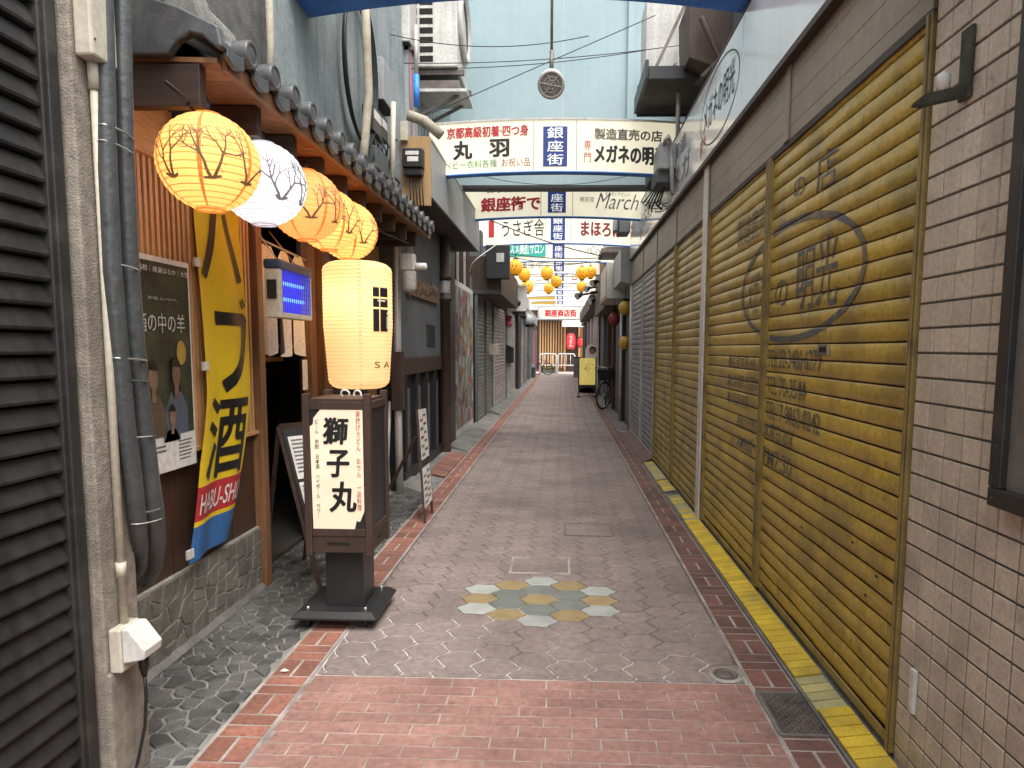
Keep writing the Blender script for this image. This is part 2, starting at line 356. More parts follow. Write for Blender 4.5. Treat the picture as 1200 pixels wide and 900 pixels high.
M['clo2'] = mat('poster_blue_cloth', (.10, .125, .16), rough=.4, ns=20, bump=0)
M['gold'] = mat('poster_gold', (.45, .30, .06), rough=.4, bump=0)
M['kraft'] = mat('plywood_tan', (.42, .26, .12), (.34, .2, .09), rough=.7, ns=2, grain=(8, 8, 1), bump=.1)
M['acw'] = mat('unit_white', (.58, .57, .53), (.48, .47, .44), rough=.5, ns=4, streak=.5, dc=(.22, .2, .17), bump=.05)
M['beigew'] = mat('pipe_wrap', (.42, .38, .30), (.33, .29, .22), rough=.8, ns=12, dirt=.4, ds=14, dc=(.14, .12, .09), bump=.5, bs=40)
M['redl'] = mat('red_lantern', (.62, .03, .035), rough=.6, bump=0, emit=(1, .05, .06), es=.45*LE)
M['pinkp'] = mat('pink_post', (.62, .22, .30), rough=.5, bump=0)
M['bucket'] = mat('blue_bucket', (.09, .24, .31), rough=.4)
M['whitem'] = mat('white_rail', (.86, .86, .84), rough=.4, bump=0)
M['flower'] = mat('white_petal', (.75, .74, .62), rough=.7, bump=0)
M['leaf'] = mat('leaf_green', (.05, .11, .03), rough=.6, bump=0)
M['ysign'] = mat('yellow_board', (.72, .58, .16), (.68, .50, .08), rough=.5, ns=1.2, bump=0, emit=(1, .80, .25), es=.30*LE)
M['street'] = mat('asphalt_light', (.42, .40, .35), (.36, .34, .3), rough=.85, ns=2)
M['glass'] = mat('case_glass', (.20, .185, .165), (.15, .14, .125), rough=.10, ns=2.5, bump=0, coat=1, rv=.08, fine=.15, dirt=.4, ds=3, dc=(.26, .24, .21))
M['cglass'] = mat('clear_cover', (.5, .5, .47), rough=.15, bump=0, coat=.6, rv=.04)
M['bark'] = mat('carved_wood', (.20, .12, .07), (.10, .06, .035), rough=.7, ns=30, fine=.4, bump=1)
# ================================================================== GROUND
XL, XR, YB, YE = -1.085, .825, 2.795, 37.3       # paving field
g = MB(M['street']); g.add([(-70, -40, -.10), (70, -40, -.10), (70, 160, -.10), (-70, 160, -.10)], [(0, 1, 2, 3)]); struct(g, 'ground')
g = MB(M['conc']); g.box(-2.6, 2.0, -4, 37.3, -.09, -.012); struct(g, 'alley_bed')

gm = M['groutv'] = mat('grout_white', (.62, .58, .52), (.40, .36, .33), ns=9, bump=0)
# joints turn from pale to dark away from the brick threshold
n = gm.node_tree.nodes; L = gm.node_tree.links; bs_ = n['Principled BSDF']
old = bs_.inputs['Base Color'].links[0].from_socket
pos = n.new('ShaderNodeNewGeometry'); sep = n.new('ShaderNodeSeparateXYZ'); L.new(pos.outputs[0], sep.inputs[0])
nz = n.new('ShaderNodeTexNoise'); nz.inputs['Scale'].default_value = 2.2; nz.inputs['Detail'].default_value = 6; L.new(pos.outputs[0], nz.inputs['Vector'])
a1 = n.new('ShaderNodeMath'); a1.operation = 'MULTIPLY_ADD'; L.new(nz.outputs[0], a1.inputs[0]); a1.inputs[1].default_value = 3.2; L.new(sep.outputs[1], a1.inputs[2])
x2 = n.new('ShaderNodeMath'); x2.operation = 'MULTIPLY_ADD'; L.new(sep.outputs[0], x2.inputs[0]); x2.inputs[1].default_value = .4; L.new(a1.outputs[0], x2.inputs[2])
mr = n.new('ShaderNodeMapRange'); mr.inputs[1].default_value = 4.65; mr.inputs[2].default_value = 5.0; L.new(x2.outputs[0], mr.inputs[0])
mx = n.new('ShaderNodeMix'); mx.data_type = 'RGBA'; L.new(mr.outputs[0], mx.inputs[0]); L.new(old, mx.inputs[6]); mx.inputs[7].default_value = (.105, .083, .077, 1)
L.new(mx.outputs[2], bs_.inputs['Base Color'])
g = MB(gm); g.add([(XL, YB, -.005), (XR, YB, -.005), (XR, YE, -.005), (XL, YE, -.005)], [(0, 1, 2, 3)])
g.m(M['hex'])
CP, RP, X0, Y0 = .1735, .1508, -.117, 3.738
sx = CP*2/3
ROS = {(-2, 1): 'w', (-2, 0): 'y', (-2, -1): 'w', (0, 2): 'w', (0, 1): 'g', (0, 0): 'y', (0, -1): 'g', (0, -2): 'w', (2, 1): 'w', (2, 0): 'y', (2, -1): 'w',
       (-1, 1): 'y', (-1, 0): 'g', (-1, -1): 'g', (-1, -2): 'y', (1, 1): 'y', (1, 0): 'g', (1, -1): 'g', (1, -2): 'y'}
def wav(a, b):
    ka, kb = (round(a[0], 4), round(a[1], 4)), (round(b[0], 4), round(b[1], 4))
    sgn = 1 if ka < kb else -1
    p, q = (a, b) if sgn > 0 else (b, a)
    dx, dy = q[0]-p[0], q[1]-p[1]; l = math.hypot(dx, dy); nx, ny = -dy/l, dx/l
    pts = [(p[0]+dx*t+nx*o, p[1]+dy*t+ny*o) for t, o in ((0, 0), (.22, .0045), (.5, 0), (.78, -.0045), (1, 0))]
    if sgn < 0: pts = pts[::-1]
    return pts[:-1]
COVERS = [(-.30, .06, 4.04, 4.36), (.02, .36, 4.95, 5.25)]
for i in range(-7, 8):
    for j in range(-8, 226):
        cx, cy = X0+i*CP, Y0+j*RP+(RP/2 if i % 2 else 0)
        if cx < XL-.15 or cx > XR+.15 or cy < YB-.1 or cy > YE: continue
        P = [(cx-sx, cy), (cx-sx/2, cy-RP/2), (cx+sx/2, cy-RP/2), (cx+sx, cy), (cx+sx/2, cy+RP/2), (cx-sx/2, cy+RP/2)]
        Q = []
        for k in range(6): Q += wav(P[k], P[(k+1) % 6])
        wob = .0030 if cy < 7 else .0042
        Q = [(x, y) for x, y in Q]
        for c in ((-1, 0, -XL-.006), (1, 0, XR-.006), (0, -1, -YB-.006)): Q = clip2(Q, *c)
        if len(Q) < 3: continue
        Q = inset(Q, wob)
        k = ROS.get((i, j)); g.m(M['hex'] if not k else M['hex'+k])
        z = R.uniform(-.0006, .0006); r = R.random()
        I = inset(Q, .0035)
        o = [(x, y, -.0035) for x, y in Q]+[(x, y, z) for x, y in I]; nq = len(Q)
        g.add(o, [list(range(nq, 2*nq))]+[(q, (q+1) % nq, nq+(q+1) % nq, nq+q) for q in range(nq)], r)
# paving cross bands of pale joint far down the alley
for y_, x0, x1 in ((10.6, -.55, .12), (18.2, -.5, .2)):
    g.m(M['hexg']); 
    for q in range(3): g.box(x0+q*.24, x0+q*.24+.2, y_, y_+.16, -.004, .0015)
path = struct(g, 'path')
def bricktop(g, x0, x1, y0, y1, z=0, gap=.004):
    r = R.random(); x0 += gap; x1 -= gap; y0 += gap; y1 -= gap; b = .002; z += R.uniform(-.0008, .0008)
    v = [(x0, y0, z-.004), (x1, y0, z-.004), (x1, y1, z-.004), (x0, y1, z-.004), (x0+b, y0+b, z), (x1-b, y0+b, z), (x1-b, y1-b, z), (x0+b, y1-b, z)]
    g.add(v, [(4, 5, 6, 7), (0, 1, 5, 4), (1, 2, 6, 5), (2, 3, 7, 6), (3, 0, 4, 7)], r)
g = MB(M['grout']); g.add([(XL, -3, -.0024), (XR, -3, -.0024), (XR, YB, -.0024), (XL, YB, -.0024)], [(0, 1, 2, 3)]); g.m(M['pink'])
y = YB-.004; row = 0
while y > -2:
    x = XL-.2+(.1 if row % 2 else 0)+R.uniform(-.01, .01)
    while x < XR:
        a, b = max(x, XL), min(x+.205, XR)
        if b-a > .02: bricktop(g, a, b, y-.072, y, gap=.0022)
        x += .205
    y -= .072; row += 1
struct(g, 'path_threshold')
def border(name, xs0, xs1, mm, seed):
    rr = random.Random(seed)
    g = MB(M['grout']); g.add([(xs0-.012, -3, -.0022), (xs1+.012, -3, -.0022), (xs1+.012, YE, -.0022), (xs0-.012, YE, -.0022)], [(0, 1, 2, 3)]); g.m(mm)
    y = -2.9; k = 0; xm = (xs0+xs1)/2
    while y < YE-.3:
        if k % 3 < 2: bricktop(g, xs0, xs1, y, y+.076); y += .076
        else: bricktop(g, xs0, xm-.002, y, y+.155); bricktop(g, xm+.002, xs1, y, y+.155); y += .155
        k += 1
    return struct(g, name)
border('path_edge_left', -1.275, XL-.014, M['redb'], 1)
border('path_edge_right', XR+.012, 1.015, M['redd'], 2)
# slate crazy paving in front of the restaurant
rs = random.Random(4)
g = MB(M['smort']); g.add([(-2.4, 2.12, -.008), (-1.29, 2.12, -.008), (-1.29, 6.5, -.008), (-2.4, 6.5, -.008)], [(0, 1, 2, 3)]); g.m(M['slate'])
for p in voronoi(-2.38, -1.29, 2.12, 6.45, 800, rs):
    q = inset(p, .0052); z = rs.uniform(-.003, .002)
    I = inset(q, .004); nq = len(q)
    g.add([(x, y, -.008) for x, y in q]+[(x, y, z) for x, y in I], [list(range(nq, 2*nq))]+[(k, (k+1) % nq, nq+(k+1) % nq, nq+k) for k in range(nq)], rs.random())
struct(g, 'slate_paving')
# concrete kerb ramps left
g = MB(M['conc'])
for y0, y1, z in ((6.45, 7.0, .07), (7.05, 9.2, .035), (9.25, 9.9, .06), (9.9, 14.2, .05), (14.4, 24, .09), (24, 37, .06)):
    g.prism([(-1.30, y0, -.01), (-1.62, y0, -.01), (-1.62, y0, z), (-1.52, y0, z)], (0, y1-y0, 0))
struct(g, 'kerb_left')
g = MB(M['redb'])
for y_ in (7.3, 7.62, 7.94, 8.26, 8.58): g.prism([(-1.29, y_, .004), (-1.49, y_, .042), (-1.49, y_+.3, .042), (-1.29, y_+.3, .004)], (0, 0, .008))
struct(g, 'brick_ramp_left')
# right kerb: yellow blocks, a worn concrete patch, brick ramps further on
g = MB(M['conc']); g.box(1.02, 1.215, -3, 37.3, -.012, .012)
g.prism([(1.02, -3, 0), (1.20, -3, 0), (1.20, -3, .028), (1.03, -3, .012)], (0, 11.35, 0))
struct(g, 'kerb_right')
g = MB(M['kerby'])
y = 1.9
while y < 8.25:
    if 2.52 < y < 2.78: m_ = M['kerbp']
    elif y > 5.45: m_ = M['kerbp'] if R.random() < .5 else M['kerby']
    else: m_ = M['kerby']
    if not (6.35 < y < 6.55 or 7.05 < y < 7.12):
        g.m(m_); r = R.random(); z0, z1 = .020, .036; b = .0032
        if 2.52 < y < 2.78: z0 -= .008; z1 -= .006
        x0, x1 = 1.03+(.008 if y > 5.4 else 0), 1.15
        g.prism([(x0, y+b, z0), (x1, y+b, z1), (x1, y+.066-b, z1), (x0, y+.066-b, z0)], (0, 0, .009), r)
    y += .066
struct(g, 'kerb_stripe')
g = MB(M['redd'])
y = 8.35
while y < 11.2:
    g.prism([(1.02, y, .006), (1.17, y, .07), (1.17, y+.2, .07), (1.02, y+.2, .006)], (0, 0, .01)); y += .21
struct(g, 'brick_ramp_right')
# covers in the paving
def cover(name, x0, x1, y0, y1, label, mm, frame):
    t = thing(name, label, 'manhole cover', ((x0+x1)/2, (y0+y1)/2, 0))
    f = MB(frame); q = .016
    f.box(x0, x1, y0, y0+q, -.004, .0035); f.box(x0, x1, y1-q, y1, -.004, .0035); f.box(x0, x0+q, y0+q, y1-q, -.004, .0035); f.box(x1-q, x1, y0+q, y1-q, -.004, .0035)
    f.build('frame', t); return t
t = cover('pavement_cover', -.33, .07, 4.17, 4.50, 'paver-filled rectangular cover just beyond the coloured hexagon rosette', None, M['grout'])
f = MB(M['hex']); f.box(-.31, .05, 4.19, 4.48, -.004, .0022); f.build('inset_panel', t)
t = cover('pavement_cover', .03, .42, 5.05, 5.42, 'paver-filled rectangular cover, the farther one along the walkway', None, M['iron'])
f = MB(M['hex']); f.box(.05, .40, 5.07, 5.40, -.004, .0022); f.build('inset_panel', t)
c = at(930, 836, Z=0); t = thing('drain_cover', 'ribbed iron drain cover set in the right brick border', 'drain cover', (c.x, c.y, 0))
x0, x1, y0, y1 = .845, 1.02, 2.42, 2.72
f = MB(M['iron']); f.box(x0, x1, y0, y1, -.004, .003)
f.build('plate', t)
f = MB(M['iron'])
for a in range(9):
    for b in range(15):
        f.bar((x0+.012+a*.018, y0+.015+b*.019, .005), (x0+.023+a*.018, y0+.015+b*.019+(.008 if (a+b) % 2 else -.008), .005), .005, .004)
o = f.build('tread_pattern', t)
f = MB(M['conc']); f.box(x0-.012, x0, y0-.01, y1+.01, -.004, .005); f.box(x1, x1+.012, y0-.01, y1+.01, -.004, .005); f.box(x0, x1, y1, y1+.012, -.004, .005); f.box(x0, x1, y0-.012, y0, -.004, .005); f.build('frame', t)
c = at(850, 791, Z=0); t = thing('water_meter_lid', 'small round iron lid in a ring of pale mortar at the brick threshold', 'manhole cover', (c.x, c.y, 0))
f = MB(M['grout']); f.lathe([(.075, .001), (.072, .004), (.056, .004)], c, 26); f.build('mortar_ring', t)
f = MB(M['iron']); f.lathe([(.056, .003), (.054, .006), (.044, .006), (.042, .003), (.03, .003), (.028, .006), (.012, .006), (0.001, .004)], c, 26); f.build('lid', t)
c = at(333, 788, Z=0); f = MB(M['paper']); f.add([(c.x-.02, c.y, .006), (c.x+.01, c.y-.012, .010), (c.x+.022, c.y+.006, .006), (c.x-.005, c.y+.014, .012)], [(0, 1, 2, 3)])
tag(f.build('paper_scrap', origin=tuple(c)), 'tiny white paper scrap on the left brick border', 'litter')

# ================================================================== shutters
PROF = [(0, 0), (.02, .5), (.09, .86), (.45, 1), (.84, .90), (.93, .55), (.945, -.15), (1, -.15)]
def slat_off(z, z0, pitch, amp):
    t = ((z-z0)/pitch) % 1
    for (a, oa), (b, ob) in zip(PROF, PROF[1:]):
        if a <= t <= b: return amp*(oa+(ob-oa)*(t-a)/(b-a))
    return 0
def shutter(name, label, X, sgn, y0, y1, z0, z1, pitch, mm, rail, amp=.012, group='roller shutters', railw=.04, slot=None, bar=True):
    t = thing(name, label, 'shutter', (X, (y0+y1)/2, z0), group)
    c = MB(mm); z = z0+.035
    rows = int((z1-z)/pitch)+1; gap = M['void'] if mm not in (M['yel'], M['yeld']) else M['frame']
    for k in range(rows):
        r = R.random(); zz = z+k*pitch; vs = []
        ny = 17; wob = [R.uniform(-.0016, .0016) for _ in range(ny)]; dn = [(R.uniform(y0, y1), R.uniform(.002, .0065)) for _ in range(2)]
        wob = [w_-sum(d_*math.exp(-((y0+(y1-y0)*q/(ny-1)-c_)/.11)**2) for c_, d_ in dn) for q, w_ in enumerate(wob)]
        for (a, o) in PROF:
            for q in range(ny): vs.append((X+sgn*(o*amp+wob[q]), y0+(y1-y0)*q/(ny-1), zz+a*pitch))
        fs = []
        for i in range(len(PROF)-1):
            for q in range(ny-1):
                f = (i*ny+q, i*ny+q+1, (i+1)*ny+q+1, (i+1)*ny+q); fs.append(f if sgn > 0 else f[::-1])
        c.m(mm).add(vs, fs[:-2*(ny-1)], r, True); c.m(gap).add(vs, fs[-2*(ny-1):], r, False)
    c.m(M['void']).poly([(X-sgn*.004, y0, z0), (X-sgn*.004, y1, z0), (X-sgn*.004, y1, z1), (X-sgn*.004, y0, z1)])
    crt = c.build('slat_curtain', t)
    if bar:
        b = MB(rail); b.box(min(X-.01, X+sgn*.022), max(X-.01, X+sgn*.022), y0+railw/2, y1-railw/2, z0, z0+.035); b.build('bottom_bar', t, bev=.004)
    for yy in (y0, y1):
        b = MB(rail); a1, a2 = sorted((X-sgn*.02, X+sgn*.03)); w2 = railw/2
        b.box(a1, a2, yy-w2+(w2 if yy == y0 else -w2), yy+w2+(w2 if yy == y0 else -w2), z0-.01, z1)
        a1, a2 = sorted((X+sgn*.03, X+sgn*.036)); b.box(a1, a2, yy-w2*.4+(w2 if yy == y0 else -w2), yy+w2*.4+(w2 if yy == y0 else -w2), z0-.01, z1)
        b.build('guide_rail', t, bev=.003)
    if slot:
        b = MB(M['steel']); a1, a2 = sorted((X+sgn*.012, X+sgn*.024)); yy, zz = slot
        b.box(a1, a2, yy-.05, yy+.05, zz-.022, zz+.022); b.m(M['void']); a1, a2 = sorted((X+sgn*.0245, X+sgn*.0265)); b.box(a1, a2, yy-.035, yy+.035, zz-.012, zz+.012)
        b.build('mail_slot', crt)
    return t, (z, pitch, amp)
def painted(t, X, sgn, geo, items, name='lettering', mm=None):
    """paint on a slatted curtain: the letters follow the slats"""
    mb = MB(mm or M['navy'])
    for fn in items: fn(mb)
    bm = bmesh.new(); vs = [bm.verts.new(v) for v in mb.v]
    for f in mb.f:
        try: bm.faces.new([vs[i] for i in f])
        except ValueError: pass
    z0, pitch, amp = geo
    lo = min(v.z for v in mb.v); hi = max(v.z for v in mb.v)
    k = int((lo-z0)/pitch)-1
    while z0+k*pitch < hi:
        for a, _ in PROF:
            zz = z0+(k+a)*pitch
            if lo < zz < hi: bmesh.ops.bisect_plane(bm, geom=bm.verts[:]+bm.edges[:]+bm.faces[:], plane_co=(0, 0, zz), plane_no=(0, 0, 1))
        k += 1
    out = MB(mm or M['navy']); bm.verts.index_update()
    co = []
    for v in bm.verts:
        co.append((X+sgn*(slat_off(v.co.z, z0, pitch, amp)+.0026), v.co.y, v.co.z))
    out.add(co, [[v.index for v in f.verts] for f in bm.faces]); bm.free()
    return out.build(name, t)

# ================================================================== LEFT FOREGROUND
# black louvred shutter at the very left
t = thing('louvred_shutter', 'black louvred shutter of broad slats filling the left edge', 'shutter', (-1.5, .6, 0))
c = MB(M['blackw']); z = .02
while z < 3.2:
    r = R.random(); vs = []
    for yy in (-2.5, -.5, .8, 1.3, 1.6, 1.94):
        for (dx, dz) in ((0, 0), (.028, .004), (.030, .012), (.010, .064), (0, .066)): vs.append((-1.515+dx, yy, z+dz+R.uniform(-.0008, .0008)))
    c.add(vs, [(i*5+k, (i+1)*5+k, (i+1)*5+k+1, i*5+k+1) for i in range(5) for k in range(4)], r); z += .070
c.m(M['void']).box(-1.56, -1.52, -2.5, 1.94, 0, 3.2)
c.build('slats', t)
c = MB(M['blackf']); c.box(-1.58, -1.478, 1.915, 1.985, -.01, 3.25); c.box(-1.52, -1.468, 1.93, 1.968, -.01, 3.25); c.build('side_frame', t, bev=.004)
c = MB(M['blackf']); c.box(-1.58, -1.44, -2.5, 1.985, 3.2, 3.35); c.build('head_box', t)
b = MB(M['rstucco']); b.box(-2.6, -1.46, .3, 2.17, 3.352, 3.7); b.box(-2.6, -1.585, -4, 1.98, -.01, 3.35)
tag(b.build('rendered_building', origin=(-2, 0, 0)), 'rough rendered building above the black louvred shutter', 'building')
# pillar
t = thing('stucco_pillar', 'tan stucco pillar between the black shutter and the grey pipes', 'pillar', (-1.6, 2.07, 0))
c = MB(M['stucco']); c.box(-1.95, -1.442, 1.987, 2.16, -.01, 3.35); c.build('shaft', t, bev=.006)
c = MB(M['stucco']); c.box(-1.95, -1.432, 1.989, 2.172, -.01, .40); c.build('plinth', t, bev=.008)
# conduit
t = thing('wall_conduit', 'cream electric conduit with junction box on the stucco pillar', 'conduit', (-1.42, 2.06, .5))
c = MB(M['cream']); c.tube([(-1.424, 2.058, .54), (-1.424, 2.056, 2.32)], .0125, 12); c.tube([(-1.424, 2.056, 2.5), (-1.424, 2.056, 3.3)], .0125, 12)
c.tube([(-1.424, 2.057, .70), (-1.424, 2.057, .75)], .0155, 12); c.tube([(-1.424, 2.056, 2.22), (-1.424, 2.056, 2.32)], .0165, 12); c.build('tube', t)
c = MB(M['cream']); c.box(-1.44, -1.385, 2.0, 2.115, 2.30, 2.50); c.build('junction_box', t, bev=.008)
c = MB(M['iron'])
for yy, zz in ((2.012, 2.35), (2.10, 2.44)): c.lathe([(.004, 0), (.004, .003), (.001, .003)], (-1.385, yy, zz), 8, 'x')
c.build('screw', t)
t = thing('outdoor_socket', 'white weatherproof socket low on the pillar with a plugged in cord', 'socket', (-1.41, 2.06, .47))
c = MB(M['cream']); c.box(-1.44, -1.40, 2.0, 2.105, .40, .545); c.build('back_box', t, bev=.006)
c = MB(M['whitep']); c.prism([(-1.399, 2.005, .545), (-1.375, 2.005, .545), (-1.325, 2.005, .475), (-1.33, 2.005, .445), (-1.399, 2.005, .43)], (0, .095, 0)); c.build('hood', t, bev=.005)
pl = [(-1.36, 2.05, .445), (-1.36, 2.05, .405), (-1.36, 2.05, .37)]
cord = MB(M['ink']); cord.tube(pl, [.016, .016, .008], 10)
cord.tube([(-1.36, 2.05, .38), (-1.358, 2.05, .30), (-1.365, 2.047, .2), (-1.385, 2.03, .08), (-1.40, 2.0, .01), (-1.40, 1.85, .008)], .0055, 8)
tag(cord.build('power_cord', origin=(-1.36, 2.05, .4)), 'black power cord hanging from the white socket to the ground', 'cord')
# the two wrapped pipes at the corner
t = thing('wrapped_pipes', 'pair of thick grey wrapped pipes strapped together beside the pillar', 'pipe', (-1.5, 2.3, .6))
def pxp(px, py, X=-1.405): return at(px, py, X=X)
p1 = [pxp(119, -60), pxp(121, 0), pxp(124, 100), pxp(126, 200), pxp(132, 320), pxp(139, 400), pxp(148, 500), pxp(156, 560), pxp(160, 600), pxp(164, 640, -1.43), pxp(164, 662, -1.50), pxp(160, 674, -1.60)]
p2 = [pxp(142, -60), pxp(143, 0), pxp(144, 100), pxp(147, 200), pxp(152, 320), pxp(158, 400), pxp(168, 500), pxp(175, 560), pxp(180, 600), pxp(182, 635, -1.42), pxp(179, 662, -1.50), pxp(170, 680, -1.62)]
c = MB(M['gpipe']); c.tube(p1, .0275, 16); c.build('pipe', t)
c = MB(M['gpipe']); c.tube(p2, [.028, .028, .0285, .029, .0295, .030, .031, .032, .034, .035, .035, .033], 16); c.build('pipe', t)
for py, mm, rr in ((155, M['steel'], .003), (173, M['alu'], .0022), (312, M['alu'], .0022), (420, M['steel'], .004), (445, M['gpipe'], .003), (510, M['alu'], .0022), (596, M['steel'], .003), (608, M['alu'], .002)):
    kx = 126+max(0, py-200)*.066+max(0, py-400)*.05
    a = pxp(kx, py); b_ = pxp(kx+20, py+3); c = MB(mm); mid = (a+b_)/2
    ring = [mid+Vector((.032*math.sin(q/20*2*math.pi), (b_.y-a.y+.062)/2*math.cos(q/20*2*math.pi), -.006*math.cos(q/20*2*math.pi))) for q in range(21)]
    c.tube(ring, rr, 6, caps=False); c.build('strap', t)

# ================================================================== RESTAURANT
RS = thing('restaurant_building', 'wooden restaurant front with slat screen, tiled eave and stone base', 'building', (-1.9, 4.3, 0))
# stone base
g = MB(M['wmort']); g.box(-1.9, -1.806, 2.165, 3.86, -.012, .372); g.m(M['wstone'])
rs = random.Random(11)
for p in shatter([(2.17, .012), (3.86, .012), (3.86, .372), (2.17, .372)], .0085, rs, .22):
    q = inset(p, .0060); nq = len(q); dpt = rs.uniform(.004, .010)
    g.add([(-1.807, y, z) for y, z in q]+[(-1.806+dpt, y, z) for y, z in inset(q, .003)], [list(range(nq, 2*nq))]+[(k, (k+1) % nq, nq+(k+1) % nq, nq+k) for k in range(nq)], rs.random())
g.m(M['conc']); g.prism([(-1.80, 2.165, 0), (-1.772, 2.165, 0), (-1.80, 2.165, .03)], (0, 1.69, 0))
g.build('stone_base', RS)
g = MB(M['dwood'])
for k in range(6): g.box(-1.86, -1.828+.002*(k % 2), 2.165+k*.2825, 2.165+(k+1)*.2825-.003, .373, .97)
g.build('lower_panel', RS)
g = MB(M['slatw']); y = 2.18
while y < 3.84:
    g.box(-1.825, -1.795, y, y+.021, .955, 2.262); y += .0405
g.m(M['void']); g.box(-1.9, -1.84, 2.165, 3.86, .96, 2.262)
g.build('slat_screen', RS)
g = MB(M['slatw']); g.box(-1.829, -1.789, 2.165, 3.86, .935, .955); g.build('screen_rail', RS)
g = MB(M['lwood']); g.box(-1.83, -1.775, 2.17, 6.5, 2.262, 2.50); g.build('wall_beam', RS, bev=.004)
g = MB(M['mwood']); g.box(-1.86, -1.77, 3.861, 3.935, -.01, 2.26); g.build('corner_post', RS, bev=.004)
# entrance recess
g = MB(M['dwood']); g.box(-2.9, -2.85, 3.86, 6.6, 0, 2.6); g.box(-2.85, -1.88, 3.868, 3.93, 0, 2.26)
for k in range(9): g.box(-1.90, -1.868+.003*(k % 2), 4.78+k*.19, 4.78+(k+1)*.19-.003, .06, 2.26)
g.box(-2.85, -1.905, 6.5, 6.59, 0, 2.6); g.build('entrance_wall', RS)
g = MB(M['dwoodx']); g.box(-2.9, -1.88, 3.86, 6.6, 2.601, 2.66); g.build('entrance_ceiling', RS)
g = MB(M['soffit']); g.box(-2.85, -1.93, 3.932, 6.498, .004, .03); g.build('inner_floor', RS)
g = MB(M['void']); g.box(-2.845, -2.83, 3.95, 4.72, .1, 2.0); g.build('doorway', RS)
for y_, mm in ((4.76, 'mwood'), (5.02, 'mwood'), (5.75, 'dwood'), (6.33, 'mwood')):
    g = MB(M[mm]); g.box(-1.865, -1.80, y_, y_+(.10 if y_ != 5.02 else .17), 0, 2.26); g.build('door_post', RS, bev=.004)
g = MB(M['dwood']); g.box(-2.4, -2.35, 4.1, 4.7, .95, 1.0); g.box(-2.4, -2.35, 4.1, 4.7, 1.25, 1.29); g.build('inner_shelf', RS)
g = MB(M['mwood'])
for k in range(5): g.bar((-1.9-.12*k, 3.94, 1.45-.09*k), (-1.9-.12*k, 4.75, 1.45-.09*k), .025, .03)
g.build('inner_lattice', RS)
# soffit boards, brackets, fascia
g = MB(M['mwood'])
for k in range(21): g.prism([(-1.80, 2.62+k*.192, 2.545), (-1.33, 2.62+k*.192, 2.53), (-1.33, 2.62+(k+1)*.192-.003, 2.53), (-1.80, 2.62+(k+1)*.192-.003, 2.545)], (0, 0, .018))
g.build('eave_soffit', RS)
k = 0; y = 2.62
while y < 6.5:
    g = MB(M['dwoodx']); g.box(-1.80, -1.385 if k else -1.40, y, y+.05, 2.40 if k else 2.37, 2.528); g.build('rafter', RS, bev=.003); y += .41 if k else .45; k += 1
g = MB(M['lwood']); g.m(M['mwood']).box(-1.335, -1.312, 2.66, 6.70, 2.515, 2.578); g.build('fascia_board', RS, bev=.003)
# tiled roof: rolls and pans running down the slope
PT = .2265; N = 18; YR = 2.62
def roofpt(y, s):   # s 0 at eave, 1 at wall
    t = ((y-YR)/PT) % 1
    h = .05*math.sin(math.pi*(t-.62)/.38) if t > .62 else -.014*math.sin(math.pi*t/.62)
    return Vector((-1.30-.42*s, y, 2.605+.22*s+h))
g = MB(M['kawara']); g.smooth = True
ys = [YR+i*PT/16 for i in range(16*N+1)]
vs = [roofpt(y, s_)+Vector((0, 0, z)) for z in (0, -.02) for s_ in (0, .33, .34, .66, .67, 1) for y in ys]
ny = len(ys)
for q in range(6):
    lift = {1: .012, 3: .012}.get(q, 0)
    for i in range(ny): vs[q*ny+i].z += lift
fs = [(q*ny+i, q*ny+i+1, (q+1)*ny+i+1, (q+1)*ny+i) for q in range(5) for i in range(ny-1)]
o = 6*ny; fs += [(o+q*ny+i, o+(q+1)*ny+i, o+(q+1)*ny+i+1, o+q*ny+i+1) for q in range(5) for i in range(ny-1)]
fs += [(i, o+i, o+i+1, i+1) for i in range(ny-1)]
g.add(vs, fs); roof = g.build('tiled_roof', RS)
for k in range(N):
    g = MB(M['kawara']); yc = YR+k*PT+PT*.81; r_ = .052
    g.lathe([(.001, .045), (.018, .045), (.036, .041), (.040, .046), (r_, .046), (r_+.003, .036), (r_, -.02)], (-1.318, yc, 2.622+.012), 20, 'x')
    yy0, yy1 = YR+k*PT, YR+k*PT+PT*.60; pts = []
    for q in range(9):
        t_ = q/8; pts.append((-1.285, yy0+(yy1-yy0)*t_, 2.602-.014*math.sin(math.pi*t_)))
    for q in range(9):
        t_ = 1-q/8; pts.append((-1.285, yy0+(yy1-yy0)*t_, 2.602-.050-.022*math.sin(math.pi*t_)))
    g.prism(pts, (-.02, 0, 0)); g.build('eave_tile', roof, bev=.003)
g = MB(M['kawara']); 
pts = [(-1.30, 2.30, 2.635), (-1.45, 2.30, 2.705), (-1.75, 2.30, 2.80), (-2.0, 2.30, 2.80), (-2.0, 2.30, 2.56), (-1.60, 2.30, 2.53), (-1.50, 2.30, 2.53), (-1.46, 2.30, 2.58), (-1.41, 2.30, 2.61), (-1.36, 2.30, 2.60), (-1.31, 2.30, 2.555), (-1.285, 2.30, 2.56)]
pts = [(x, 2.575, z+.012) for x, y, z in pts]
g.prism(pts, (0, .045, 0)); g.build('verge_tile', roof, bev=.008)
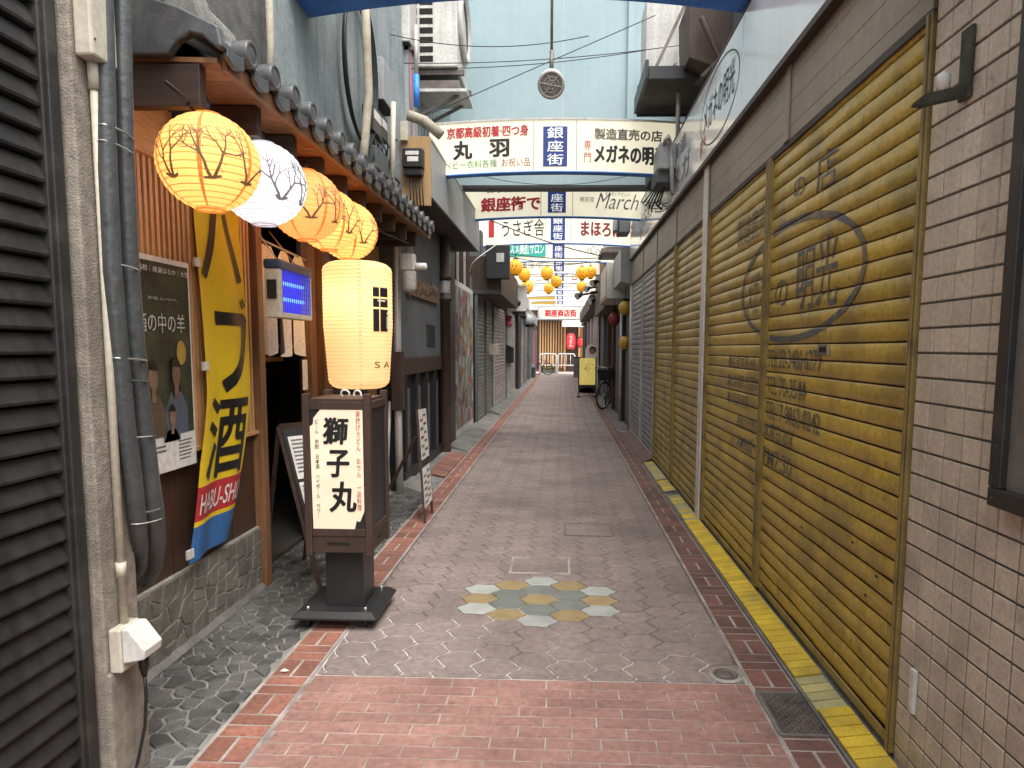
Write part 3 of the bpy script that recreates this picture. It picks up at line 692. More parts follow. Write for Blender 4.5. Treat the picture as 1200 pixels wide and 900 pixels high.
# upper storey
g = MB(M['rstucco']); g.box(-2.4, -1.70, 2.75, 3.93, 2.70, 5.2); g.build('upper_wall', RS)
g = MB(M['conc']); g.prism([(-1.70, 2.9, 2.80), (-1.50, 2.9, 2.76), (-1.56, 2.9, 2.95), (-1.70, 2.9, 3.12)], (0, .12, 0)); g.build('roof_mortar', RS, bev=.02); g = MB(M['conc']); g.prism([(-1.70, 3.25, 2.80), (-1.52, 3.25, 2.76), (-1.60, 3.25, 2.95), (-1.70, 3.25, 3.05)], (0, .10, 0)); g.build('roof_mortar', RS, bev=.02)
g = MB(M['gstucco']); g.box(-2.4, -1.66, 3.932, 4.62, 2.70, 5.2); g.box(-2.4, -1.66, 4.626, 6.6, 2.70, 5.2); g.build('upper_wall_panel', RS, bev=.004)
# signs hung on the front -------------------------------------------------
t = thing('habu_sake_banner', 'tall yellow cloth banner with black lettering and red and blue foot', 'banner', (-1.74, 3.3, .35))
g = MB(M['bany']); g.smooth = True
BY0, BY1, BZ0, BZ1 = 3.225, 3.665, .43, 2.22
def cl(u, v):   # u across 0..1, v up 0..1
    bil = .045*math.sin(math.pi*min(1, v*1.1))*(.4+.6*u)+.012*math.sin(9*u+4*v)*(1-.5*v)
    low = max(0, .25-v)*.32
    return Vector((-1.775+bil+low*(1-u)*.5, BY0+(BY1-BY0)*u-.25*(max(0, .46-v)/.46)**1.4, BZ0+(BZ1-BZ0)*v))
NU, NV = 16, 80
vs = [cl(i/NU, j/NV) for j in range(NV+1) for i in range(NU+1)]
for j in range(NV):
    for i in range(NU):
        vm = (j+.5)/NV; um = (i+.5)/NU; sl_ = .02*(um-.5)
        g.m(M['banb'] if vm < .085 else (M['bany'] if vm < .10 else (M['banr'] if vm < .182 else M['bany'])))
        g.add([vs[j*(NU+1)+i], vs[j*(NU+1)+i+1], vs[(j+1)*(NU+1)+i+1], vs[(j+1)*(NU+1)+i]], [(0, 1, 2, 3)])
g.build('cloth', t)
def on_cloth(mb, body, u0, u1, v0, v1, mm, bold=0, subd=True):
    q = MB(mm); q.text(body, (0, 0, 0), RX, RY_, w=u1-u0, h=v1-v0, bold=bold, lift=0)
    bm = bmesh.new(); vv = [bm.verts.new(p) for p in q.v]
    for f in q.f:
        try: bm.faces.new([vv[i] for i in f])
        except ValueError: pass
    for k in range(1, 12):
        for no in ((1, 0, 0), (0, 1, 0)):
            e = k/12*((u1-u0) if no[0] else (v1-v0))
            bmesh.ops.bisect_plane(bm, geom=bm.verts[:]+bm.edges[:]+bm.faces[:], plane_co=(e, e, 0), plane_no=no)
    bm.verts.index_update(); mb.m(mm)
    mb.add([cl(u0+v.co.x, v0+v.co.y)+Vector((.004, -.001, 0)) for v in bm.verts], [[v.index for v in f.verts] for f in bm.faces], smooth=False); bm.free()
q = MB(M['ink'])
on_cloth(q, 'ハ', .06, .95, .755, .955, M['ink'], .012); on_cloth(q, '゛', .80, .98, .90, .95, M['ink'], .02) if False else None
on_cloth(q, 'フ', .28, .97, .44, .67, M['ink'], .012); on_cloth(q, 'フ', .285, .975, .434, .664, M['ink'], .012); on_cloth(q, '゛', .84, .98, .68, .715, M['ink'], .01)
on_cloth(q, '酒', .10, .93, .20, .425, M['ink'], .012); on_cloth(q, '酒', .105, .935, .197, .422, M['ink'], .012)
q.build('lettering', t)
q = MB(M['paper']); on_cloth(q, 'HABU-SHU', .06, .97, .115, .168, M['paper'], .008); q.build('foot_lettering', t)
g = MB(M['whitep'])
for a in ((.0, .03), (.0, .52), (.0, .80)):
    p = cl(*a); g.box(p.x-.006, p.x+.006, p.y-.03, p.y+.02, p.z-.03, p.z+.012)
g.build('clip', t)
# poster
t = thing('film_poster', 'dark film poster with three figures and white border on the slats', 'poster', (-1.78, 2.98, 1.2))
PX = -1.785; a = at(157, 296, X=PX); b = at(224, 305, X=PX); zb0 = at(224, 530, X=PX).z
PY0, PY1, PZ0, PZ1 = 2.72, 3.165, .88, 1.84
def PP(u, v, l=0): return Vector((PX+.004+l*.0015, PY0+(PY1-PY0)*u, PZ0+(PZ1-PZ0)*v))
g = MB(M['paper']); g.box(PX-.003, PX+.003, PY0, PY1, PZ0, PZ1); g.build('sheet', t)
g = MB(M['postd']); g.poly([PP(.03, .17), PP(.97, .17), PP(.97, .975), PP(.03, .975)]); pic = g.build('picture', t)
def blob(g, u, v, ru, rv, l, mm, n=20, a0=0, a1=2*math.pi):
    g.m(mm).poly([PP(u+ru*math.cos(a0+(a1-a0)*k/n), v+rv*math.sin(a0+(a1-a0)*k/n), l) for k in range(n)])
g = MB(M['clo1'])
for (u, v, s_, c1, hr) in ((.27, .45, 1.15, 'clo1', 0), (.66, .46, 1.15, 'clo2', 1), (.56, .26, .85, 'clo2', 0)):
    w_ = .13*s_*1.35; y0_ = .17
    g.m(M[c1]).poly([PP(u-w_, y0_, 1), PP(u+w_, y0_, 1), PP(u+w_*.95, v-.14*s_, 1), PP(u+w_*.45, v-.075*s_, 1), PP(u-w_*.45, v-.075*s_, 1), PP(u-w_*.95, v-.14*s_, 1)])
    if hr: blob(g, u-.01, v-.02, .085*s_, .085*s_, 2, M['hair'])
    g.m(M['skin']).poly([PP(u-.03*s_, v-.10*s_, 3), PP(u+.03*s_, v-.10*s_, 3), PP(u+.03*s_, v-.03*s_, 3), PP(u-.03*s_, v-.03*s_, 3)])
    blob(g, u, v, .062*s_, .058*s_, 4, M['skin']); blob(g, u-.005, v+.022*s_, .07*s_, .045*s_, 5, M['hair'], 16, .1, math.pi-.0)
g.build('figure_print', pic)
g = MB(M['gold']); blob(g, .78, .56, .085, .058, 2, M['gold'], 26); g.build('gold_badge', pic)
g = MB(M['whitetxt']); M['postw'] = mat('poster_white', (.72, .72, .70), rough=.4, bump=0); g = MB(M['postw'])
PR = RY_
g.text('箱の中の羊', PP(.06, .655, 1), PR, RZ, w=.80*(PY1-PY0), h=.085, bold=-.006)
g.text('村裕和│綾瀬はるか│大悟', PP(.03, .925, 1), PR, RZ, w=.94*(PY1-PY0), h=.028)
g.text('息子(7歳)、ヒューマノイド。', PP(.25, .80, 1), PR, RZ, w=.48*(PY1-PY0), h=.016)
g.build('title', pic)
g = MB(M['inkgrey'])
for k in range(6):
    g.box(PX+.0035, PX+.0045, PY0+.30, PY0+.41-.01*(k % 3), PZ0+.125-k*.017, PZ0+.130-k*.017)
    if k < 2: g.box(PX+.0035, PX+.0045, PY0+.10, PY0+.2, PZ0+.115-k*.02, PZ0+.123-k*.02)
g.build('small_print', t)
# noren, rod, papers
t = thing('shop_curtain', 'short white split door curtain hanging from a rod in the entrance', 'curtain', (-1.84, 4.4, 1.5))
g = MB(M['alu']); g.tube([(-1.83, 3.94, 2.10), (-1.83, 4.85, 2.06)], .008, 8); g.build('rod', t)
for k in range(3):
    g = MB(M['cloth']); g.smooth = True; y0_ = 3.99+k*.27; vs = []
    for j in range(13):
        for i in range(7):
            u = i/6; v = j/12; squeeze = (1-.30*(1-v))*(1 if v < .93 else 1-.5*(v-.93)/.07)
            vs.append((-1.83+.03*math.sin(u*8+k*2)*(1-v*.6), y0_+.005+.23*((u-.5)*squeeze+.5), 2.07-.66*(1-v)-.03*math.sin(math.pi*u)*(1-v)))
    g.add(vs, [(j*7+i, j*7+i+1, (j+1)*7+i+1, (j+1)*7+i) for j in range(12) for i in range(6)]); g.build('cloth_panel', t)
g = MB(M['paper']); p = at(358, 440, X=-1.797); g.box(-1.7985, -1.7965, p.y-.05, p.y+.04, p.z-.10, p.z+.11); q_ = g.build('paper_notice', origin=tuple(p))
tag(q_, 'small pale paper notice on the wooden door post under the curtain', 'notice')
# ================================================================== LANTERNS
def branchset(rng, a0, e0, sc):
    segs = []
    def grow(a, e, ang, ln, wd, dep):
        n_ = 3
        for k in range(n_):
            ang2 = ang+rng.uniform(-.28, .28)
            a2, e2 = a+math.cos(ang2)*ln/n_, e+math.sin(ang2)*ln/n_
            segs.append((a, e, a2, e2, wd*(1-k*.12), wd*(1-(k+1)*.12))); a, e, ang = a2, e2, ang2
            if dep > 0 and k and rng.random() < .5: grow(a, e, ang+rng.choice((-1, 1))*rng.uniform(.5, 1.0), ln*.62, wd*.55, dep-1)
        if dep > 0:
            for q in (-1, 1): grow(a, e, ang+q*rng.uniform(.25, .6), ln*.7, wd*.6, dep-1)
    for q in (-.42, .35): grow(a0+q*.05*sc, e0, math.pi/2-q*.8, .42*sc, .055*sc, 2)
    for q in (-1, 1): grow(a0, e0+.01, math.pi/2-q*1.4, .15*sc, .06*sc, 0)
    return segs
def round_lantern(label, c, r, paper, rib, band, prt, seed, trees):
    t = thing('paper_lantern', label, 'lantern', tuple(c), 'round paper lanterns under the eave')
    g = MB(paper); g.smooth = True; n = 72; rows = 17; prof = []; tags = []
    e0, e1 = -1.28, 1.30
    for k in range(rows):
        for (a_, rr, tg) in ((0, .990, 0), (.06, .985, 1), (.12, .990, 0), (.56, 1.006, 0)):
            e = e0+(e1-e0)*(k+a_)/rows; prof.append((r*rr*math.cos(e), r*rr*.98*math.sin(e))); tags.append(1 if a_ in (0, .06) else 0)
    prof.append((r*.99*math.cos(e1), r*.97*math.sin(e1)))
    o = [Vector((pr*math.cos(2*math.pi*k/n), pr*math.sin(2*math.pi*k/n), z))+Vector(c) for pr, z in prof for k in range(n)]
    for q in range(len(prof)-1):
        for k in range(n):
            bd = band and (k+seed) % 12 == 0
            g.m(band if bd else (rib if tags[q] else paper))
            g.f.append([q*n+k, q*n+(k+1) % n, (q+1)*n+(k+1) % n, (q+1)*n+k]); g.fm.append(g.k); g.fr.append(.5); g.sm.append(True)
    g.v = o
    g.build('paper_shade', t)
    g = MB(band or rib); g.torus(Vector(c)+Vector((0, 0, -r*.965)), r*.27, .004, (0, 0, 1), 24, 6); g.torus(Vector(c)+Vector((0, 0, r*.965)), r*.26, .004, (0, 0, 1), 24, 6); g.build('rim_ring', t)
    g = MB(prt); rng = random.Random(seed)
    for a0 in trees:
        for (a, e, a2, e2, w0, w1) in branchset(rng, a0, -.52, 1.25):
            d = math.hypot(a2-a, e2-e) or 1; nx, ny = -(e2-e)/d, (a2-a)/d; pts = []
            for (aa, ee, ww) in ((a, e, w0), (a2, e2, w1)):
                for q in (-1, 1):
                    A_, E_ = aa+nx*ww*q/2/math.cos(ee), ee+ny*ww*q/2
                    pts.append(Vector(c)+Vector((math.cos(E_)*math.cos(A_), math.cos(E_)*math.sin(A_), .98*math.sin(E_)))*(r*1.011))
            g.poly([pts[0], pts[1], pts[3], pts[2]])
            if rng.random() < .5:
                A_, E_ = a2+rng.uniform(-.1, .1), e2+rng.uniform(-.05, .08); q = .012
                g.poly([Vector(c)+Vector((math.cos(E_+q*v)*math.cos(A_+q*u), math.cos(E_+q*v)*math.sin(A_+q*u), .98*math.sin(E_+q*v)))*(r*1.011) for u, v in ((-1, -1), (1, -1), (1, 1), (-1, 1))])
    g.build('tree_print', t)
    g = MB(M['ink']); g.tube([Vector(c)+Vector((0, 0, r*.9)), Vector(c)+Vector((0, 0, 2.44-c[2]))], .004, 6); g.tube([Vector(c)+Vector((0, 0, r*.97)), Vector(c)+Vector((0, 0, r*1.25))], .013, 8); g.build('hanging_cord', t)
    l = bpy.data.lights.new('lantern_bulb', 'POINT'); l.energy = (.5 if paper is M['lant_w'] else 1.15)*LE*1.35; l.color = (1, .80, .55) if paper is not M['lant_w'] else (1, 1, 1); l.shadow_soft_size = .04
    lo = bpy.data.objects.new('lantern_bulb', l); COL.objects.link(lo); lo.parent = t; lo.location = (.02, -.05, -.01)
    return t
F_ = -math.pi/2
def lp(px, py, X): q = at(px, py, X=X); return (q.x, q.y, q.z)
round_lantern('amber round paper lantern with tree print, largest and nearest of the row', lp(245, 191, -1.42), .192, M['lant_y'], M['rib_y'], M['band_o'], M['print'], 3, (F_-.35, F_+.55, F_+1.35, F_-1.1))
round_lantern('white round paper lantern with grey tree print, the only white one', lp(309, 216, -1.43), .196, M['lant_w'], M['rib_w'], None, M['printg'], 5, (F_-.1, F_+.85, F_+1.6))
round_lantern('orange toned round paper lantern right behind the white one', lp(359, 241, -1.43), .196, M['lant_o'], M['rib_c'], M['band_o'], M['print'], 8, (F_-.6, F_+.5, F_+1.4))
round_lantern('amber round paper lantern half hidden between the orange one and the last', lp(385, 258, -1.45), .19, M['lant_y'], M['rib_y'], M['band_o'], M['print'], 9, (F_+.3, F_+1.1, F_-.7))
round_lantern('amber round paper lantern hanging farthest along the eave', lp(408, 271, -1.43), .193, M['lant_y'], M['rib_y'], M['band_o'], M['print'], 12, (F_-.2, F_+.9, F_+1.7))
# light string along the eave
g = MB(M['ink']); g.tube([(-1.44, 2.45, 2.40), (-1.45, 2.9, 2.37), (-1.44, 3.3, 2.40), (-1.45, 3.8, 2.37), (-1.44, 4.5, 2.39), (-1.44, 5.4, 2.36), (-1.43, 6.4, 2.42)], .007, 6)
for y_ in (2.62, 2.7, 3.2, 3.5, 4.2): g.tube([(-1.45, y_, 2.38), (-1.42, y_+.05, 2.33), (-1.46, y_+.1, 2.40)], .006, 6)
tag(g.build('light_cable', origin=(-1.44, 4, 2.4)), 'black cable looping along the rafters above the round lanterns', 'cable')
# tall lantern
c0 = at(420, 382, X=-1.42); c = Vector(c0); hh = (at(420, 309, Y=c.y).z-at(420, 456, Y=c.y).z)/2; rr = (at(459, 382, Y=c.y).x-at(381, 382, Y=c.y).x)/2
t = thing('tall_lantern', 'tall cream barrel lantern with black crest hanging above the sign box', 'lantern', tuple(c))
def tall_r(v):   # v -1..1
    e = abs(v)
    base = 1-.14*(max(0, -v-0))**1.0*.9
    cap = 1 if e < .86 else math.sqrt(max(0, 1-((e-.86)/.145)**2))*.42+.58
    return rr*base*cap*(1.0)
g = MB(M['lant_c']); g.smooth = True; prof = []; tg = []
rows = 34
for k in range(rows):
    for a_ in (0, .08, .16, .6): v = -1+2*(k+a_)/rows; prof.append((tall_r(v)*(1.004 if a_ == .6 else .99), v*hh)); tg.append(a_ < .1)
prof.append((tall_r(1), hh)); n = 64
g.v = [Vector((p*math.cos(2*math.pi*k/n), p*math.sin(2*math.pi*k/n), z))+c for p, z in prof for k in range(n)]
for q in range(len(prof)-1):
    for k in range(n):
        g.m(M['rib_c'] if (tg[q] or k % 16 == 3) and not (k % 16 == 3 and not tg[q] and q % 2) else M['lant_c']); g.f.append([q*n+k, q*n+(k+1) % n, (q+1)*n+(k+1) % n, (q+1)*n+k]); g.fm.append(g.k); g.fr.append(.5); g.sm.append(True)
g.m(M['lant_c']); g.f.append([(len(prof)-1)*n+k for k in range(n)]); g.fm.append(0); g.fr.append(.5); g.sm.append(False)
g.f.append([k for k in range(n)][::-1]); g.fm.append(0); g.fr.append(.5); g.sm.append(False)
g.build('paper_shade', t)
g = MB(M['ink'])
def onl(a0, a1, z0, z1, mm, k=1.012):
    g.m(mm); n_ = 8
    for q in range(n_):
        A0, A1 = a0+(a1-a0)*q/n_, a0+(a1-a0)*(q+1)/n_
        pts = []
        for A_, z in ((A0, z0), (A1, z0), (A1, z1), (A0, z1)): r_ = tall_r(z/hh)*k; pts.append(c+Vector((r_*math.cos(A_), r_*math.sin(A_), z)))
        g.poly(pts)
A = F_+.36+.50   # crest, seen at the right side
for (a0, a1) in ((0, .20), (.235, .55)):
    for (z0, z1) in ((.185, .245), (.118, .172), (-.04, .105)): onl(A-.14+a0, A-.14+a1, z0*hh/.42, z1*hh/.42, M['ink'])
for (a0, a1, z0, z1) in ((.02, .30, .155, .165), (.36, .40, -.02, .06), (.44, .48, -.02, .08), (.36, .50, .075, .085)): onl(A-.02+a0, A-.02+a1, z0*hh/.42, z1*hh/.42, M['paper'], 1.02)
q = MB(M['ink']); q.text('SAKE', (0, 0, 0), RX, RZ, w=.36, h=.045, lift=0, sp=1.5)
for f in q.f:
    pts = []
    for i in f:
        p = q.v[i]; z = -.26*hh/.42+p.z-.02; r_ = tall_r(z/hh)*1.012; A_ = A-.08+p.x/rr; pts.append(c+Vector((r_*math.cos(A_), r_*math.sin(A_), z)))
    g.m(M['ink']).poly(pts)
g.build('crest_print', t)
l = bpy.data.lights.new('lantern_bulb', 'POINT'); l.energy = 2.2*LE*1.35; l.color = (1, .80, .55); l.shadow_soft_size = .04
lo = bpy.data.objects.new('lantern_bulb', l); COL.objects.link(lo); lo.parent = t; lo.location = (-.03, -.06, hh*.42)
g = MB(M['ink']); g.lathe([(rr*.55, hh), (rr*.55, hh+.012), (.001, hh+.012)], c, 24); g.tube([c+Vector((0, 0, hh)), c+Vector((0, 0, 2.42-c.z))], .004, 6); g.build('hanging_cord', t)

# insect zapper
zx = -1.50; a = at(328, 308, X=zx); b = at(367, 375, X=zx); y0, y1 = a.y, b.y; z1 = a.z; z0 = at(330, 372, X=zx).z
t = thing('insect_zapper', 'white insect zapper with glowing blue grid hanging by the entrance', 'insect trap', (zx-.05, (y0+y1)/2, z0))
g = MB(M['cream']); g.box(zx-.085, zx-.004, y0-.005, y0+.035, z0, z1-.03); g.box(zx-.085, zx-.004, y1-.03, y1, z0, z1-.03); g.box(zx-.085, zx-.004, y0+.035, y1-.03, z0, z0+.03); g.box(zx-.085, zx-.07, y0+.035, y1-.03, z0+.03, z1-.03); g.build('housing', t, bev=.004)
g = MB(M['banb']); g.m(mat('cap_navy', (.035, .055, .10), rough=.45, bump=0)); g.box(zx-.09, zx+.004, y0-.01, y1+.005, z1-.03, z1+.022); g.build('top_cap', t, bev=.012)
g = MB(M['uv']); g.box(zx-.06, zx-.055, y0+.035, y1-.03, z0+.03, z1-.03); g.build('glow_panel', t)
for k in (.36, .66):
    g = MB(M['uvt']); zz = z0+(z1-z0)*k; g.tube([(zx-.035, y0+.05, zz), (zx-.035, y1-.07, zz)], .011, 10); g.build('lamp_tube', t)
g = MB(M['uvg'])
for k in range(15): y_ = y0+.035+(y1-y0-.065)*k/14; g.box(zx-.006, zx-.002, y_-.0022, y_+.0022, z0+.03, z1-.03)
for k in range(9): z_ = z0+.03+(z1-z0-.06)*k/8; g.box(zx-.0085, zx-.0062, y0+.035, y1-.03, z_-.0022, z_+.0022)
g.build('guard_grid', t)
g = MB(M['ink']); g.box(zx-.07, zx-.02, y0-.012, y0-.006, z0+.10, z0+.20); g.build('label_plate', t)
g = MB(M['alu']); g.tube([(zx-.05, y0+.1, z1+.02), (zx-.2, y0+.12, z1+.22)], .003, 5); g.tube([(zx-.05, y1-.1, z1+.02), (zx-.2, y1-.12, z1+.22)], .003, 5); g.build('hanging_wire', t)

# ================================================================== STANDING SIGN BOX
sx0, sx1, sy0, sy1 = -1.30, -.955, 3.28, 3.625
t = thing('standing_sign_lamp', 'lit wooden sign box with brush lettering on a black wheeled base', 'sign', (-1.15, 3.46, 0))
g = MB(M['blackm']); bx0, bx1, by0, by1 = -1.375, -.935, 3.245, 3.675
g.add([(bx0, by0, .055), (bx1, by0, .055), (bx1, by1, .055), (bx0, by1, .055), (bx0, by0, .066), (bx1, by0, .066), (bx1, by1, .066), (bx0, by1, .066), (bx0+.03, by0+.03, .092), (bx1-.03, by0+.03, .092), (bx1-.03, by1-.03, .092), (bx0+.03, by1-.03, .092)],
      [(3, 2, 1, 0)]+[(i+4*k, (i+1) % 4+4*k, (i+1) % 4+4*k+4, i+4*k+4) for k in (0, 1) for i in range(4)]+[(8, 9, 10, 11)])
g.build('base_plate', t, bev=.003)
for x in (bx0+.07, bx1-.07):
    for y in (by0+.06, by1-.06):
        g = MB(M['ink']); g.lathe([(.001, -.011), (.024, -.011), (.026, 0), (.024, .011), (.001, .011)], (x, y, .027), 16, 'x'); g.build('caster', t)
        g = MB(M['steel']); g.lathe([(.010, .0), (.010, .012), (.006, .018), (.001, .019)], (x, y, .09), 12); g.build('bolt', t)
g = MB(M['blackm']); g.box(-1.225, -1.025, 3.35, 3.55, .09, .40); g.build('column', t, bev=.004)
g = MB(M['frame']); zb, zt = .385, 1.215
for x in (sx0, sx1-.035):
    for y in (sy0, sy1-.035):
        g = MB(M['frame']); g.box(x, x+.035, y, y+.035, zb, zt); g.build('frame_post', t, bev=.003)
def rails(z0, z1, nm, ins=.004):
    g = MB(M['frame'])
    g.box(sx0+.036, sx1-.036, sy0+ins, sy0+.03, z0, z1); g.box(sx0+.036, sx1-.036, sy1-.03, sy1-ins, z0, z1)
    g.box(sx0+ins, sx0+.03, sy0+.036, sy1-.036, z0, z1); g.box(sx1-.03, sx1-ins, sy0+.036, sy1-.036, z0, z1); return g.build(nm, t, bev=.002)
rails(1.135, 1.175, 'top_rail'); rails(.487, .525, 'middle_rail'); rails(.40, .486, 'apron', .008)
g = MB(M['frame']); g.box(sx0+.02, sx1-.02, sy0+.02, sy1-.02, 1.176, 1.188); g.build('lid', t)
g = MB(M['void']); g.box(sx0+.11, sx1-.12, sy0+.005, sy0+.009, .442, .456); g.box(sx1-.009, sx1-.005, sy0+.13, sy1-.13, .442, .456); g.build('hand_slot', t)
def signface(px, right, nrm, nm):
    W, Hh = sx1-sx0-.072, 1.135-.525
    o = Vector(px)
    P = lambda u, v, l=0: o+right*(u*W)+RZ*(v*Hh)+nrm*l
    g = MB(M['blackm']); g.poly([P(0, 0), P(1, 0), P(1, 1), P(0, 1)]); g.build('panel_back', t)
    g = MB(M['lit']); pts = [(.02, 0), (.80, 0), (.84, .07), (.90, .06), (.985, .15), (.985, 1), (.20, 1), (.07, .93), (.06, .88), (.0, .86)]
    g.poly([P(u, v, .003) for u, v in pts]); lp_ = g.build('lit_panel', t)
    g = MB(M['ink'])
    for ch, u0, u1, v0, v1 in (('獅', .25, .72, .715, .935), ('子', .31, .72, .44, .665), ('丸', .34, .84, .145, .40)): g.btext(ch, P(u0, v0, .003), right, RZ, w=(u1-u0)*W, h=(v1-v0)*Hh, bold=.010, shear=.10, d=.0032)
    g.text('ビール　焼酎　日本酒　ハイボール　サワー'.replace('ー', '｜'), P(.13, .09, .003), right, RZ, w=.075*W, h=.83*Hh, vertical=True, bold=.012, align='C'); g.build('lettering', lp_)
    g = MB(M['red']); g.text('釜揚げうどん　おでん　一品料理', P(.90, .16, .003), right, RZ, w=.085*W, h=.83*Hh, vertical=True, bold=.012, align='C'); g.build('red_lettering', lp_)
signface((sx0+.036, sy0+.010, .525), RX, NY, 'front')
g = MB(M['blackm']); g.box(sx1-.016, sx1-.012, sy0+.036, sy1-.036, .525, 1.135); g.build('side_panel', t)
g = MB(M['blackm']); g.box(sx0+.012, sx0+.016, sy0+.036, sy1-.036, .525, 1.135); g.build('side_panel', t)
g = MB(M['whitep']); g.torus((-1.15, 3.5, 1.20), .022, .006, (0, 1, .3), 18, 6); g.torus((-1.09, 3.52, 1.195), .022, .006, (.3, 1, 0), 18, 6); tag(g.build('coiled_cable', origin=(-1.12, 3.5, 1.19)), 'white cable coiled on top of the sign box', 'cable')

# A-frame menu board
t = thing('menu_easel', 'black folding menu board with white sheets behind the sign box', 'menu board', (-1.5, 3.8, 0))
b0, b1 = at(352, 698, Z=0), at(320, 470, Z=0)
fx0, fx1, fy = -1.62, -1.20, 3.74
def lean(u, z): return Vector((fx0+(fx1-fx0)*u+.0, fy+.16*z+.18*u*0+.05*(1-u), z))
E0, E1 = Vector((-1.395, 3.74, 0)), Vector((-1.225, 3.975, 0))
TOP = Vector((-.33, .25, .96))
for p in (E0, E1):
    g = MB(M['frame']); g.bar(p, p+TOP, .028, .022, (1, 0, 0)); g.build('leg', t)
for p in (E0, E1):
    g = MB(M['frame']); q = p+Vector((-.52, .40, 0)); g.bar(q, p+TOP, .024, .02, (1, 0, 0)); g.build('leg', t)
ex = (E1-E0); nrm = ex.cross(TOP).normalized()
if nrm.x < 0: nrm = -nrm
B = lambda u, v, l=0: E0+ex*u+TOP*v+nrm*l
g = MB(M['blackm']); g.prism([B(.03, .36), B(.97, .36), B(.97, .98), B(.03, .98)], nrm*.012); g.build('board', t)
g = MB(M['frame']); g.bar(B(0, 1), B(1, 1), .03, .03); g.build('rail', t); g = MB(M['frame']); g.bar(B(0, .34), B(1, .34), .03, .03); g.build('rail', t)
for v0, v1 in ((.67, .93), (.39, .65)):
    g = MB(M['paper']); g.poly([B(.10, v0, .015), B(.72, v0, .015), B(.72, v1, .015), B(.10, v1, .015)]); g.build('menu_sheet', t)
g = MB(M['inkgrey'])
for v0, v1 in ((.67, .93), (.39, .65)):
    for k in range(9):
        v = v1-.03-k*.024; u1 = .4+.28*R.random(); g.poly([B(.15, v, .017), B(u1, v, .017), B(u1, v+.010, .017), B(.15, v+.010, .017)])
g.build('menu_lines', t)

# ================================================================== UPPER LEFT EQUIPMENT
def ppipe(name, label, cat, pts, r, mm, n=12):
    g = MB(mm); g.tube(pts, r, n); o = g.build(name, origin=tuple(pts[0])); return tag(o, label, cat)
ppipe('lagged_pipe', 'beige lagged pipe climbing the dark rough wall above the first eave tiles', 'pipe', [lp(316, 100, -1.63), lp(317, 50, -1.63), lp(314, -40, -1.63)], .02, M['beigew'])
ppipe('lagged_pipe', 'long beige lagged pipe on the blue grey wall beside the cable coil', 'pipe', [lp(425, 196, -1.56), lp(427, 170, -1.56), lp(432, 110, -1.56), lp(430, 60, -1.57), lp(427, -20, -1.57)], .034, M['beigew'])
t = thing('cable_coil', 'coil of thick black cable hung on the blue grey wall', 'cable coil', lp(415, 90, -1.62))
cc = Vector(lp(420, 80, -1.62))
for k in range(4):
    g = MB(M['ink']); n_ = 40; ry, rz = .36+.02*k, .50+.025*k
    g.tube([cc+Vector((.01*k, ry*math.cos(2*math.pi*q/n_)*1.0, rz*math.sin(2*math.pi*q/n_))) for q in range(n_+1)], .013, 8, caps=False); g.build('cable_loop', t)
def wallbox(name, label, cat, px0, py0, px1, py1, X, dep, mm, bev=.008):
    a = at(px0, py0, X=X+dep); b = at(px1, py1, X=X+dep); y0, y1 = sorted((a.y, b.y)); 
    zt = at((px0+px1)/2, py0, X=X+dep).z; zb = at((px0+px1)/2, py1, X=X+dep).z
    t = thing(name, label, cat, (X, (y0+y1)/2, zb)); g = MB(mm); g.box(X, X+dep, y0, y1, zb, zt); g.build('casing', t, bev=bev); return t, (y0, y1, zb, zt)
y0, y1 = 5.91, 6.34; z1, z0 = at(453, 66, Y=5.91).z, at(453, 116, Y=5.91).z
t = thing('cabinet', 'grey metal electric cabinet mounted high beside the beige lagged pipe', 'cabinet', (-1.66, 6.1, z0)); g = MB(M['gpanel']); g.box(-1.66, -1.55, y0, y1, z0, z1); g.build('casing', t, bev=.006)
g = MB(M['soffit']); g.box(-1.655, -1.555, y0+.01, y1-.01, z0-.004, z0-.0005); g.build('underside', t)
for k, (a, b, c_, d, lab) in enumerate(((437, 128, 448, 158, 'black electricity meter under the grey cabinet, nearer of the pair'), (447, 138, 455, 165, 'black electricity meter under the grey cabinet, farther of the pair'))):
    t, (y0, y1, z0, z1) = wallbox('electricity_meter', lab, 'meter', a, b, c_, d, -1.66, .09, M['blackm'], .01)
    g = MB(M['paper']); g.box(-1.57, -1.567, y0+.03, y1-.03, z0+(z1-z0)*.5, z0+(z1-z0)*.85); g.build('dial', t)
t, q = wallbox('fuse_box', 'small grey fuse box below the black meters on the wall', 'fuse box', 441, 178, 456, 203, -1.66, .12, M['gdark'])
g = MB(M['ink'])
for k in range(9):
    a = Vector(lp(438+k*2, 160+4*(k % 3), -1.58)); b = Vector(lp(436+2.4*k, 205+3*(k % 4), -1.60)); m_ = a.lerp(b, .5)+Vector((.05*R.random(), R.uniform(-.12, .12), R.uniform(-.05, .05)))
    g.tube([a, a.lerp(m_, .5)+Vector((.02, .01, .02)), m_, b], .006, 6)
g.tube([lp(452, 215, -1.5), lp(462, 208, -1.5), lp(468, 214, -1.5), lp(464, 226, -1.5), lp(456, 222, -1.5)], .010, 6)
tag(g.build('cable_bundle', origin=lp(445, 180, -1.6)), 'tangle of thin black cables around the meters above the eave', 'cables')
ppipe('riser_pipe', 'thin cream riser pipe dropping from the grey cabinet to the eave', 'pipe', [lp(460, 222, -1.50), lp(461, 120, -1.50)], .022, M['cream'])
ppipe('blue_conduit', 'grey vertical conduit with a blue wrapped length beside the cabinet', 'conduit', [(-1.50, 7.0, at(474, 125, Y=7.0).z), (-1.50, 7.0, at(474, 88, Y=7.0).z)], .03, M['bluetrim'])
